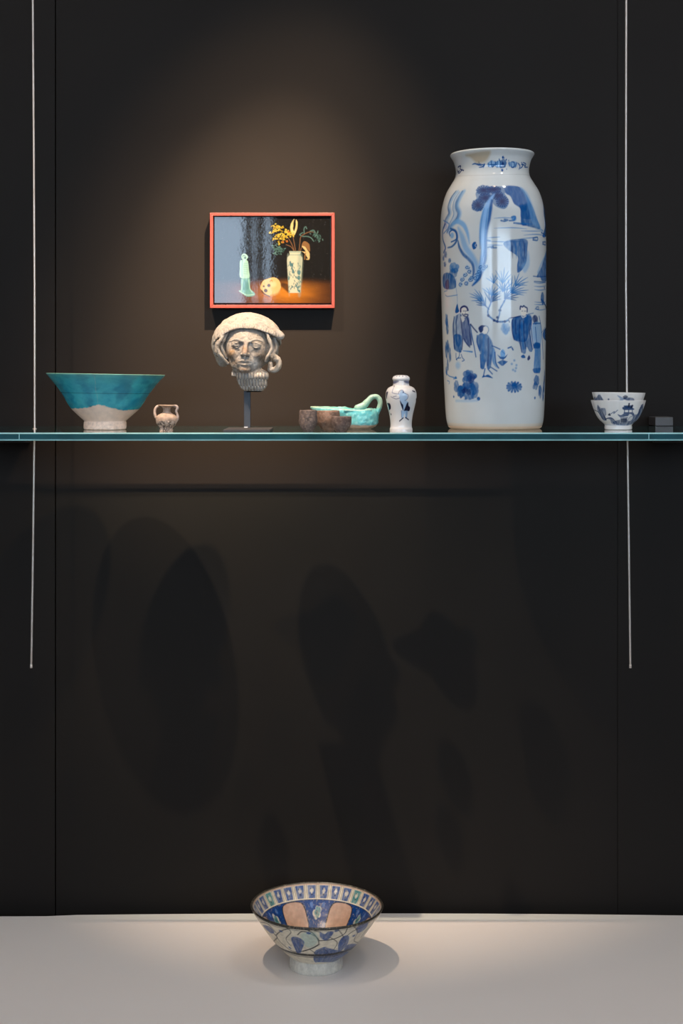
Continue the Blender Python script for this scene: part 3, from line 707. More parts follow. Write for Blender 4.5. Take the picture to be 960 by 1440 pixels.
    c.stroke(t4([(385, 180), (380, 280), (375, 400)]), 3, Md, .6, soft=2); c.stroke(t4([(420, 220), (425, 330), (415, 440)]), 2, Dk, .6, soft=1.5)
    c.poly(t4([(460, 290), (480, 330), (480, 400), (510, 465), (480, 450), (455, 400)]), Md, .7, mottle=.3)
    for p in ([(330, 190), (325, 250), (350, 320)], [(478, 330), (488, 420), (512, 467)], [(355, 350), (360, 460)], [(440, 455), (495, 492)], [(455, 275), (490, 292), (520, 305)], [(395, 470), (385, 520)], [(420, 475), (455, 515)]): c.stroke(t4(p), 1.4, B, .95)
    c.poly(t4([(375, 130), (395, 110), (420, 135), (418, 165), (395, 180), (375, 170)]), lin(214, 212, 206), 1)
    c.poly(t4([(345, 150), (340, 125), (365, 105), (395, 108), (380, 125), (378, 150), (360, 168)]), Dk, .92); c.stroke(t4([(395, 108), (415, 118), (424, 145), (412, 172)]), .9, B, .8)
    c.poly(t4([(370, 545), (385, 520), (395, 530), (420, 520), (460, 550), (430, 548), (400, 540)]), B, .95)
    # incense burner
    c.poly(t4([(530, 370), (525, 330), (545, 308), (562, 330), (560, 370)]), Lt, .95); c.poly(t4([(497, 350), (530, 372), (560, 372), (585, 345), (570, 378), (548, 395), (520, 385)]), B, .9, smooth=False)
    c.poly(t4([(500, 415), (540, 395), (588, 412), (550, 445), (535, 445)]), B, .92, smooth=False, mottle=.3); c.stroke(t4([(535, 320), (560, 345)]), 1, Md, .8)
    for p in ([(590, 295), (615, 285)], [(622, 295), (632, 310)]): c.stroke(t4(p), 2, B, .9)
    for q in ((620, 430), (640, 400), (660, 440), (630, 480), (650, 490), (655, 465)): c.dot(t4([q])[0], 1.6, Md, .5, soft=1.5)
    # ---- figure 3 and 4, right
    c.poly(t3([(625, 410), (690, 385), (760, 370), (790, 400), (785, 470), (765, 530), (740, 600), (690, 600), (640, 580), (620, 500)]), B, .82, mottle=.4)
    c.poly(t4([(622, 60), (700, 20), (790, 40), (780, 160), (795, 310), (770, 325), (745, 290), (735, 340), (705, 330), (680, 250), (635, 220), (622, 140)]), B, .75, mottle=.45)
    for p in ([(625, 60), (622, 150), (640, 225)], [(650, 60), (655, 180)], [(690, 60), (685, 200), (705, 330)], [(720, 70), (725, 200), (740, 300)], [(780, 60), (765, 150), (795, 310)]): c.stroke(t4(p), 1.4, Dk, .65)
    c.stroke(t4([(705, 80), (712, 200), (718, 300)]), 2.4, Md, .6, soft=2)
    c.poly(t3([(693, 350), (695, 318), (720, 308), (745, 320), (748, 350), (730, 385), (705, 380)]), lin(214, 212, 206), 1)
    c.stroke(t3([(692, 330), (695, 305), (712, 312), (722, 298), (735, 312), (748, 318), (750, 350)]), 2.0, Dk, .9)
    for p in ((710, 345), (732, 345)): c.stroke(t3([(p[0]-5, p[1]), (p[0]+5, p[1])]), .8, Dk, .8)
    c.stroke(t3([(700, 380), (715, 400), (740, 385)]), 1.6, GL, .95); c.stroke(t3([(600, 440), (598, 408), (640, 400), (690, 388)]), 1.3, Dk, .8); c.stroke(t3([(760, 368), (802, 362)]), 1, B, .8)
    c.poly(t4([(698, 365), (720, 350), (735, 375), (710, 382)]), B, .9); c.poly(t4([(750, 385), (765, 355), (778, 380), (760, 400)]), Dk, .85)
    c.poly(t3([(800, 430), (795, 395), (815, 375), (838, 400), (838, 440), (820, 462)]), Dk, .85, mottle=.3)
    c.poly(t4([(800, 90), (860, 85), (870, 200), (858, 300), (830, 290), (810, 260), (795, 180)]), Lt, .7, mottle=.2)
    c.poly(t4([(808, 255), (855, 255), (862, 300), (860, 490), (835, 508), (805, 490), (812, 330)]), Md, .8, mottle=.3)
    c.poly(t4([(808, 258), (856, 255), (855, 295), (812, 300)]), B, .85); c.poly(t4([(800, 470), (862, 465), (850, 505), (810, 505)]), B, .8, mottle=.4)
    for p in ([(775, 60), (790, 200), (805, 300)], [(850, 30), (870, 150), (885, 390)], [(820, 120), (830, 250)], [(800, 90), (860, 88)]): c.stroke(t4(p), 1.6, B, .85)
    c.poly(t4([(880, 180), (895, 140), (912, 130), (914, 230), (890, 220)]), B, .85); c.stroke(t4([(870, 170), (900, 120)]), 1, B, .8)
    # ---- bottom rocks and shell
    t5 = T(616, 510, 6)
    for x, y, rx, ry, al in ((150, 200, 6, 8, .75), (262, 110, 11, 9, .9), (240, 240, 15, 12, .95), (300, 235, 8, 12, .85), (190, 250, 7, 8, .9), (245, 165, 9, 9, .9)): c.blotch(t5([(x, y)])[0], rx, ry, B, al, seed=x, lobes=7, amp=.18, mottle=.45)
    for x, y, r in ((230, 230, 3.5), (255, 250, 4), (210, 240, 3)): c.blotch(t5([(x, y)])[0], r, r, Dk, .8, seed=y, mottle=.4)
    c.blotch(t5([(275, 130)])[0], 6, 6, Pu, .6, seed=4, mottle=.3); c.dot(t5([(212, 298)])[0], 2, GL, .8)
    c.dot(t5([(340, 305)])[0], 2.6, B, .9); c.dot(t5([(130, 288)])[0], 1.7, B, .8); c.stroke(t5([(150, 320), (250, 322), (330, 320)]), 3, Lt, .5, soft=3)
    for i in range(13):
        a = PI*2*i/13; c.stroke(t5([(640+18*math.cos(a), 205+12*math.sin(a)), (640+60*math.cos(a), 205+42*math.sin(a))]), [2, 3.4], B, .88, mottle=.3)
    c.dot(t5([(640, 190)])[0], 4, B, .85, soft=1.5)
    for x, y, rx, ry in ((830, 150, 7, 7), (820, 195, 6, 6), (860, 240, 6, 9), (885, 270, 4, 9), (895, 130, 3, 12), (890, 210, 4, 9)): c.blotch(t5([(x, y)])[0], rx, ry, B, .88, seed=x+1, lobes=8, amp=.25, mottle=.55)
    c.dot(t5([(815, 295)])[0], 1.9, B, .8)
    def post(col, U, V, G):
        n = fbm([U/26, V/30], 21, 3)[..., None]; return col*(.94+.12*n)
    vb = L.vrow(.0055); vn = L.vrow((602.5-246)*L.k)
    # unglazed biscuit tint near the foot
    foot = lin(214, 196, 176)
    k = (L.v < vb); jj = np.arange(c.H)/c.K < vb; c.A[jj] = foot
    jj2 = (np.arange(c.H)/c.K >= vb) & (np.arange(c.H)/c.K < vb+4); c.A[jj2] = c.A[jj2]*.4+lin(212, 200, 184)*.6
    root = thing('porcelain_vase', L.loc, 'tall cylindrical blue and white porcelain vase painted with robed figures, pines and rocks', 'vase')
    L.build(root, [('foot', M['foot'], 0, vb), ('body', M['porcelain'], vb, vn), ('neck', M['porcelain'], vn, 1e9)], front=330, back=70, post=post)
tall_vase()

#=================================================================== TURQUOISE BOWL
def turquoise_bowl():
    prof = [(0, 601), (24, 601), (25.5, 603.2), (29.0, 603.3), (29.8, 600), (29.6, 594), (29.2, 592), (31, 590), (41, 581), (50, 571.5), (59.5, 556), (68.5, 543.5), (76, 534.5), (82.6, 526.8), (82, 526.2), (80.5, 527.2),
            (66, 545), (56, 558), (46, 571), (32, 584), (0, 588)]
    L = Lathe(147.6, 2.337, SHZ, prof, step=.9, tilt=.0175)
    c = L.canvas(2, lin(196, 172, 160)); t = T(50, 510, 4.364)
    def post(col, U, V, G):
        n = fbm([U/16, V/9], 31, 4); n2 = fbm([U/5, V/5], 35, 3)
        h = V
        edge = np.interp(U/L.Rref, np.r_[-PI, -1.2, -.75, -.35, -.05, .2, .5, .8, 1.3, PI], np.r_[0, -1, 0, 1.5, 7, 4, -1.5, -3.5, -2, 0]) + (n2-.5)*3
        vb = L.vrow((603.3-573)*L.k) + edge
        g = sstep(-.4, .4, V-vb); inner = V > L.v[L.rimrow]
        g = np.where(inner, 1, g)[..., None]
        tq = lin(74, 192, 196)*(1-n[..., None]) + lin(26, 150, 178)*n[..., None]
        dk = sstep(.42, .72, fbm([U/22+9, V/13], 41, 4)+.16*sstep(.2, 1., U/L.Rref))[..., None]
        tq = tq*(1-.5*dk) + lin(8, 108, 144)*.5*dk
        lt = sstep(-1.2, -.3, -U/L.Rref)[..., None]*.0
        dp = (V-L.v[L.rimrow])
        rimb = np.exp(-np.abs(dp+1)/2.2)[..., None]; tq = tq*(1-.8*rimb)+lin(170, 190, 140)*.8*rimb
        gr = np.exp(-np.clip(-dp, 0, 99)/12)[..., None]; tq = tq*(1-.30*gr)+lin(110, 178, 160)*.30*gr
        line = np.exp(-((V-L.vrow((603.3-551.5)*L.k))/.6)**2)[..., None]; tq = tq*(1-.5*line)
        crack = (np.exp(-((U+3.5+.8*np.sin(V/5))/.5)**2)*(V > 45))[..., None]; tq = tq*(1-.35*crack)+lin(150, 170, 160)*.35*crack
        lip = np.exp(-((V-vb)/1.3)**2)[..., None]*(1-inner[..., None]); cl = lin(252, 224, 204)*(1-.10*n2[..., None])
        cl = cl*(1-.4*lip)+lin(222, 205, 190)*.4*lip
        o = cl*(1-g)+tq*g
        dr = np.exp(-(((U+22)/3.2)**2+((V-vb-1)/1.7)**2))[..., None]; return o*(1-dr*.7)+lin(40, 80, 96)*dr*.7
    root = thing('turquoise_bowl', L.loc, 'wide flaring turquoise glazed bowl with bare clay base at left end of shelf', 'bowl')
    vf = L.vrow((603.3-591.5)*L.k)
    L.build(root, [('foot_ring', M['clay'], 0, vf), ('body', M['turq'], vf, 1e9)], front=240, back=80, post=post)
turquoise_bowl()

#=================================================================== SMALL LIDDED JAR
def small_jar():
    prof = [(0, 606.0), (13, 606.0), (14.0, 606.9), (15.6, 606.9), (16.1, 605), (15.9, 602.5), (15.2, 600.5), (15.0, 596), (15.5, 590), (17.0, 581), (19.2, 572), (21.0, 564), (21.8, 557), (21.2, 551), (18.8, 546.2), (15, 543.6), (12.2, 542.4), (11.4, 541.2), (11.3, 536), (11.2, 534.6), (9, 534.6), (9, 540), (0, 541)]
    D = 2.293; L = Lathe(563.8, D, SHZ, prof, step=.45)
    L.glaze = lin(205, 204, 204); c = L.canvas(5, L.glaze); t = T(536, 520, 15.66); B = lin(36, 60, 110); Dk = lin(16, 26, 72); Lt = lin(158, 182, 206)
    c.poly(t([(420, 470), (460, 445), (490, 480), (560, 540), (575, 620), (540, 670), (590, 720), (570, 900), (480, 900), (430, 780), (400, 640), (395, 560)]), Lt, .75)
    c.poly(t([(410, 680), (450, 740), (480, 780), (480, 900), (450, 830), (420, 740)]), Dk, .95); c.poly(t([(560, 740), (590, 710), (600, 790), (632, 830), (620, 900), (580, 915), (500, 905), (515, 850), (540, 790)]), Dk, .97)
    c.poly(t([(440, 900), (480, 910), (580, 910), (560, 1060), (530, 1060), (510, 960), (480, 1060), (450, 1050)]), Lt, .85)
    for p in ([(480, 1060), (400, 1130)], [(530, 1050), (600, 1100)]): c.stroke(t(p), 1.7, Dk, .9)
    for p in ([(390, 560), (385, 500), (420, 450), (470, 450), (490, 490)], [(240, 505), (320, 530), (400, 535)], [(210, 590), (260, 620), (330, 640), (400, 620)], [(260, 590), (330, 580)], [(520, 520), (590, 560), (570, 640), (520, 680)], [(440, 900), (440, 1050)], [(560, 920), (560, 1050)]): c.stroke(t(p), .8, B, .7)
    c.dot(t([(485, 490)])[0], 1, B, .8); c.stroke(t([(275, 330), (285, 370), (255, 430), (235, 500)]), .7, B, .8); c.dot(t([(285, 362)])[0], 1.2, Dk, .9)
    c.poly(t([(125, 735), (180, 740), (208, 800), (200, 870), (165, 880), (150, 800)]), Dk, .95); c.stroke(t([(170, 880), (185, 960)]), 1, B, .8); c.dot(t([(213, 980)])[0], 1.4, Dk); c.poly(t([(110, 500), (150, 490), (120, 640), (105, 620)]), Dk, .8)
    c.stroke(t([(690, 462), (740, 485)]), 2, Dk, .9); c.poly(t([(760, 640), (775, 640), (765, 720)]), B, .8)
    c.poly(t([(262, 245), (380, 245), (330, 290), (264, 310)]), B, .7, soft=2); c.poly(t([(500, 250), (612, 245), (612, 305), (540, 290)]), B, .7, soft=2)
    root = thing('lidded_jar', L.loc, 'small lidded blue and white porcelain jar with a standing figure, left of the tall vase', 'jar')
    vf = L.vrow((606.9-602.5)*L.k); vn = L.vrow((606.9-542.4)*L.k)
    L.build(root, [('foot', M['porcelain'], 0, vf), ('body', M['porcelain'], vf, vn), ('neck', M['porcelain'], vn, 1e9)], front=150, back=50)
    lp = [(0, 534.9), (10.2, 534.9), (12.0, 534.2), (12.3, 532.4), (11.4, 530), (9.0, 528.2), (4.5, 527.4), (.01, 527.2)]
    z0 = CZ + (HOR-534.9)/F*D; L2 = Lathe(563.8, D, z0, lp, step=.4); c = L2.canvas(4, lin(206, 207, 210))
    for x in (290, 340, 400, 470, 545, 590): c.dot(t([(x, 140)])[0], 1.3, B, .75, soft=1.2)
    obs = L2.build(root, [('lid', M['porcelain'], 0, 1e9)], front=90, back=30)
    for o in obs: o.location = L2.loc - L.loc
small_jar()

#=================================================================== TEA BOWLS
def tea_bowls():
    B = lin(48, 90, 134); Dk = lin(22, 46, 86); Lt = lin(150, 168, 192); t = T(826, 546, 10.909); base = lin(238, 233, 228)
    D = 2.335
    prof = [(0, 601), (14, 601), (15, 603.6), (18.6, 603.6), (19.2, 601), (18.9, 597.6), (21, 595), (26, 590.5), (30.2, 584.5), (33.5, 577), (36.0, 570), (37.8, 563.4), (37.3, 562.9), (36.6, 563.6), (34.4, 571), (31.2, 579), (26.5, 586.5), (19, 592.5), (0, 595)]
    L = Lathe(869, D, SHZ, prof, step=.5, lobes=20, lobe_amp=.012); L.glaze = base; c = L.canvas(5, base)
    c.poly(t([(150, 255), (200, 300), (270, 310), (285, 400), (270, 430), (290, 490), (240, 490), (190, 420), (150, 340)]), B, .8, mottle=.5)
    for p in ([(100, 335), (160, 360), (240, 470)], [(200, 330), (250, 420), (285, 490)], [(160, 290), (200, 380)], [(280, 470), (340, 455), (400, 480), (440, 530)]): c.stroke(t(p), 1.3, Dk, .8)
    c.poly(t([(310, 410), (340, 380), (352, 420)]), Dk, .9); c.stroke(t([(360, 390), (410, 355), (400, 385), (460, 335)]), 1, B, .85)
    c.poly(t([(280, 465), (360, 445), (410, 490), (420, 555), (370, 540), (340, 480)]), B, .7, mottle=.4)
    c.poly(t([(385, 525), (430, 500), (500, 480), (500, 445), (600, 440), (690, 400), (760, 395), (800, 300), (850, 240), (845, 360), (800, 450), (740, 540), (640, 565), (520, 570), (430, 555)]), B, .85, mottle=.5)
    c.poly(t([(460, 400), (510, 412), (555, 385), (560, 370), (695, 370), (700, 410), (600, 430), (500, 440)]), B, .85, mottle=.2)
    c.poly(t([(530, 300), (560, 330), (690, 330), (715, 318), (690, 300), (680, 285), (560, 285)]), B, .9); c.poly(t([(550, 268), (620, 262), (690, 262), (700, 275), (670, 300), (590, 298)]), B, .9)
    for x in (565, 628, 685): c.stroke(t([(x, 330), (x, 375)]), 1.4, B, .9)
    for p in ([(635, 235), (632, 280)], [(665, 300), (685, 262)]): c.stroke(t(p), 2.2, Dk, .95)
    c.poly(t([(610, 450), (640, 400), (680, 405), (690, 460), (650, 500), (610, 490)]), base, .85); c.stroke(t([(620, 480), (650, 440), (680, 430)]), 1, B, .7)
    c.poly(t([(505, 460), (600, 455), (595, 520), (510, 525)]), Dk, .5, smooth=False); c.stroke(t([(500, 465), (505, 530)]), .8, base, .8); c.stroke(t([(500, 462), (600, 455)]), .8, base, .8)
    for p in ([(820, 260), (840, 330)], [(790, 330), (780, 420), (740, 480)], [(810, 300), (830, 300)]): c.stroke(t(p), 2, Dk, .5, mottle=.4)
    c.stroke(t([(250, 552), (480, 566), (720, 550)]), .7, Lt, .7)
    G = 'two blue and white tea bowls stacked at the right end of the shelf'
    root = thing('tea_bowl', L.loc, 'lower of two nested blue and white tea bowls, painted with a pagoda', 'bowl', G)
    vf = L.vrow((603.6-597.6)*L.k)
    L.build(root, [('foot_ring', M['porcelain'], 0, vf), ('body', M['porcelain'], vf, 1e9)], front=190, back=60)
    k = D/F; dz = (563.4-552.6)
    L2 = Lathe(868.9, D, SHZ+dz*k, [(r*.972, y-dz) for r, y in prof], step=.5, lobes=20, lobe_amp=.012, tilt=.012)
    L2.glaze = base; c = L2.canvas(5, base)
    c.poly(t([(120, 185), (165, 95), (190, 100), (245, 185)]), B, .85, smooth=False, mottle=.3); c.poly(t([(95, 150), (115, 130), (125, 185), (100, 185)]), B, .7)
    c.dot(t([(320, 168)])[0], 1.3, B, .8)
    c.poly(t([(450, 110), (500, 125), (560, 160), (530, 188), (480, 185), (500, 165)]), Lt, .8, mottle=.3); c.blotch(t([(578, 135)])[0], 3.2, 2.6, Dk, .85, seed=4, mottle=.3); c.poly(t([(540, 150), (620, 140), (700, 150), (708, 188), (610, 190)]), B, .75, mottle=.4)
    root2 = thing('tea_bowl', L2.loc, 'upper of two nested blue and white tea bowls, only its rim showing', 'bowl', G)
    L2.build(root2, [('foot_ring', M['porcelain'], 0, vf), ('body', M['porcelain'], vf, 1e9)], front=150, back=50)
tea_bowls()

#=================================================================== JUGLET
def juglet():
    D = 2.252; k = D/F; cx = 233.8
    prof = [(0, 607), (8.8, 607.2), (9.6, 606.4), (9.6, 604.3), (8.8, 603.2), (9.4, 601), (12, 598), (14.2, 594.5), (15.1, 590.5), (14.4, 586.5), (11.6, 583.3), (7.6, 581.2), (5.6, 579.2), (5.2, 576), (6.0, 573), (9.5, 571.2), (12.2, 570.4), (12.0, 569.6), (10.5, 569.9), (4.5, 572.5), (3.8, 577), (3.8, 580), (8, 584), (11, 590), (7, 600), (0, 601)]
    L = Lathe(cx, D, SHZ, prof, step=.4, wob=.05, seed=5, tilt=.02); c = L.canvas(4, lin(176, 152, 134)); t = T(210, 562, 19.2)
    def post(col, U, V, G):
        z = G[..., 2]/k; n = fbm([U/2.6, V/2.4], 51, 3)[..., None]; m2 = fbm([U/6, V/5], 55, 2)[..., None]
        lo = sstep(17.5, 12, z)[..., None]
        col = col*(.75+.5*m2)
        dark = lo*sstep(.50, .62, n)*.85
        return col*(1-dark)+lin(70, 66, 66)*dark + lo*sstep(.5, .36, n)*.10
    root = thing('clay_juglet', L.loc, 'tiny two-handled clay juglet with a dark relief band, right of the turquoise bowl', 'jug')
    # relief on the belly
    old = L.geom
    def geom(th):
        G = old(th); z = G[..., 2]/k; r = np.hypot(G[..., 0], G[..., 1])+1e-9
        a = np.arctan2(G[..., 0], -G[..., 1]); q = (fbm([a*15/2.2+9, z/2.2], 51, 2)-.5)*sstep(18, 14, z)*sstep(3, 6, z)*(r > 8*k)
        G[..., 0] *= 1+q*1.8*k/r; G[..., 1] *= 1+q*1.8*k/r; return G
    L.geom = geom
    vf = L.vrow(3.6*k); L.build(root, [('foot', M['clay'], 0, vf), ('body', M['clay'], vf, 1e9)], front=130, back=60, post=post)
    def hd(pts, r, tint):
        p = [Vector(P(x, y, D)) for x, y in spline(pts, 7)]
        n = np.random.RandomState(3).rand(len(p)); rr = [k*np.interp(i/(len(p)-1), np.linspace(0, 1, len(r)), r)*(1+.10*n[i]) for i in range(len(p))]
        o = tube('handle', p, rr, M['clay'], root, sides=14, col=np.tile(tint, (len(p)*14, 1)))
    hd([(223.5, 570.8), (220.3, 572), (218.0, 576), (217.6, 581), (218.8, 586), (220.4, 589)], [1.4, 1.7, 1.8, 1.8, 1.9, 1.2], lin(196, 172, 156))
    hd([(244, 571.2), (247.5, 571.4), (249.2, 574), (247.6, 578.5), (249.2, 583), (249.6, 588), (247.6, 593)], [1.6, 2.2, 2.0, 1.7, 1.5, 2.0, 1.4], lin(168, 152, 144))
juglet()

#=================================================================== DARK STONE CUPS
def stone_cup(cx, D, half, top, prof, seed, tint, label):
    k = D/F; base = HOR+(CZ-SHZ)/k; h = base-top
    pr = [(0, base-1), (half*prof[0]*.8, base)] + [(half*r, base-h*z) for r, z in zip(prof, np.linspace(0.04, .97, len(prof)))] + [(half*prof[-1]*.93, top), (half*prof[-1]*.82, top+1.2), (half*.62, top+h*.5), (half*.4, top+h*.78), (0, top+h*.82)]
    L = Lathe(cx, D, SHZ, pr, step=.5, wob=.26, seed=seed); L.canvas(2, tint)
    def post(col, U, V, G):
        n = fbm([U/5, V/5], seed, 3)[..., None]; n2 = fbm([U/2, V/2], seed+5, 2)[..., None]
        o = col*(.45+1.0*n); s_ = sstep(.56, .72, n2)*.5; return o*(1-s_)+lin(140, 122, 110)*s_
    root = thing('stone_cup', L.loc, label, 'cup')
    L.build(root, [('base', M['clay'], 0, L.vrow(h*.10*k)), ('bowl', M['clay'], L.vrow(h*.10*k), 1e9)], front=120, back=60, post=post)
stone_cup(433, 2.262, 12.6, 577, (.62, .86, .98, 1.0, .98, .95), 61, lin(96, 84, 80), 'leftmost of three small dark stone cups, rounded and nearly black on its right side')
stone_cup(461.5, 2.292, 16, 577.6, (.55, .78, .92, .98, 1.0, .98), 71, lin(124, 98, 84), 'middle of three small dark stone cups, browner and set behind the other two')
stone_cup(479.6, 2.226, 13.9, 585.6, (.58, .78, .90, .96, 1.0, 1.0), 81, lin(112, 92, 84), 'rightmost and lowest of three small dark stone cups, in front of the turquoise lamp')

#=================================================================== TURQUOISE LAMP JUG
def lamp_jug():
    D = 2.362; k = D/F; base = HOR+(CZ-SHZ)/k            # px space: x, up (=base-y), z toward the camera
    S = Sdf((430, -2, -32), (542, 52, 32), .8)
    bx = 505
    S.ell((bx, 10, 0), (26.5, 12, 25), 2); S.ell((bx, 20, 0), (27, 16, 25), 5)
    S.chain([(490, 23, 0), (470, 25.5, 0), (452, 28.0, 0), (440, 30.5, 0)], [15, 10.5, 7.0, 3.8], 5)
    # open top
    S.ell((bx, 34, 0), (22.5, 15, 20.5), 2, 'cut'); S.chain([(494, 36, 0), (472, 36, 0), (455, 36, 0), (441, 36, 0)], [12, 8.5, 6.0, 3.6], 2, 'cut')
    sl = (slice(None),)*3
    S.f = np.maximum(S.f, -(S.Y-.1))                       # flat base
    # slanted cut of the rim: higher at spout and at the handle
    cut = S.Y - (29.8 + .0008*(S.X-500)**2*np.where(S.X < 500, .6, 1.2) - .15*S.Z)
    h = np.maximum(S.f, cut); S.f = h
    S.chain([(484, 26.6, 18), (500, 26.2, 22), (520, 26.8, 18)], 1.4, 2)
    S.chain([(482, 32, -16), (500, 33.2, -20), (518, 32, -18)], 1.5, 3)
    S.f += (fbm([S.X/6, S.Y/5, S.Z/6], 91, 3)-.5)*1.7
    V, Fc, N = S.mesh(); x, y = V[:, 0], V[:, 1]
    def place(V, N):
        W = np.stack([(V[:, 0]-bx)*k, -V[:, 2]*k, V[:, 1]*k], 1); return W, np.stack([N[:, 0], -N[:, 2], N[:, 1]], 1)
    def paint(V):
        x, y, z = V.T; n = fbm([x/7, y/6, z/7], 95, 3)[:, None]; n2 = fbm([x/2.4, y/2.4, z/2.4], 99, 3)[:, None]
        b = lin(124, 196, 194)*(1-n)+lin(58, 160, 176)*n
        b = b*(1-.0)+0; hi = sstep(.56, .7, n2); b = b*(1-hi*.55)+lin(158, 208, 206)*hi*.55
        gr = sstep(24, 31, y)[:, None]; b = b*(1-.5*gr)+lin(120, 176, 150)*.5*gr
        tip = sstep(452, 438, x)[:, None]; b = b*(1-.4*tip)+lin(150, 160, 130)*.4*tip
        rim = (sstep(.0, 1.2, y-(28.9+.0008*(x-500)**2*np.where(x < 500, .6, 1.2)-.15*z))*.35)[:, None]; b = b*(1-rim)+lin(196, 190, 160)*rim
        bare = sstep(6.8, 5.0, y+2.5*(n[:, 0]-.5))[:, None]; return b*(1-bare)+lin(190, 166, 146)*(1-.2*n2)*bare
    col = paint(V); W, NN = place(V, N)
    root = thing('turquoise_lamp', Vector(((bx-480)*k, D, SHZ)), 'squat turquoise glazed spouted lamp with a loop handle, behind the three stone cups', 'lamp')
    reg = np.where(y < 5.6, 0, np.where(x < 481, 2, 1)); split_parts(root, W, Fc, NN, col, reg, ['foot', 'body', 'spout'], M['turq_lamp'])
    H = Sdf((494, 14, -8), (546, 52, 8), .6)
    q = [(503, 574), (511, 570.5), (518, 563), (523, 558.6), (528.5, 557.6), (533.2, 561), (534.4, 567.5), (532.5, 574), (529.6, 581), (527, 586)]
    H.chain([(a, base-b, 0) for a, b in q], [5.4, 5.2, 4.2, 3.6, 3.5, 3.6, 3.5, 3.4, 3.5, 3.0], 1., sub=5)
    H.f += (fbm([H.X/5, H.Y/5, H.Z/5], 93, 2)-.5)*.9
    V, Fc, N = H.mesh(); col = paint(V); W, NN = place(V, N); split_parts(root, W, Fc, NN, col, np.zeros(len(V), int), ['handle'], M['turq_lamp'])
lamp_jug()

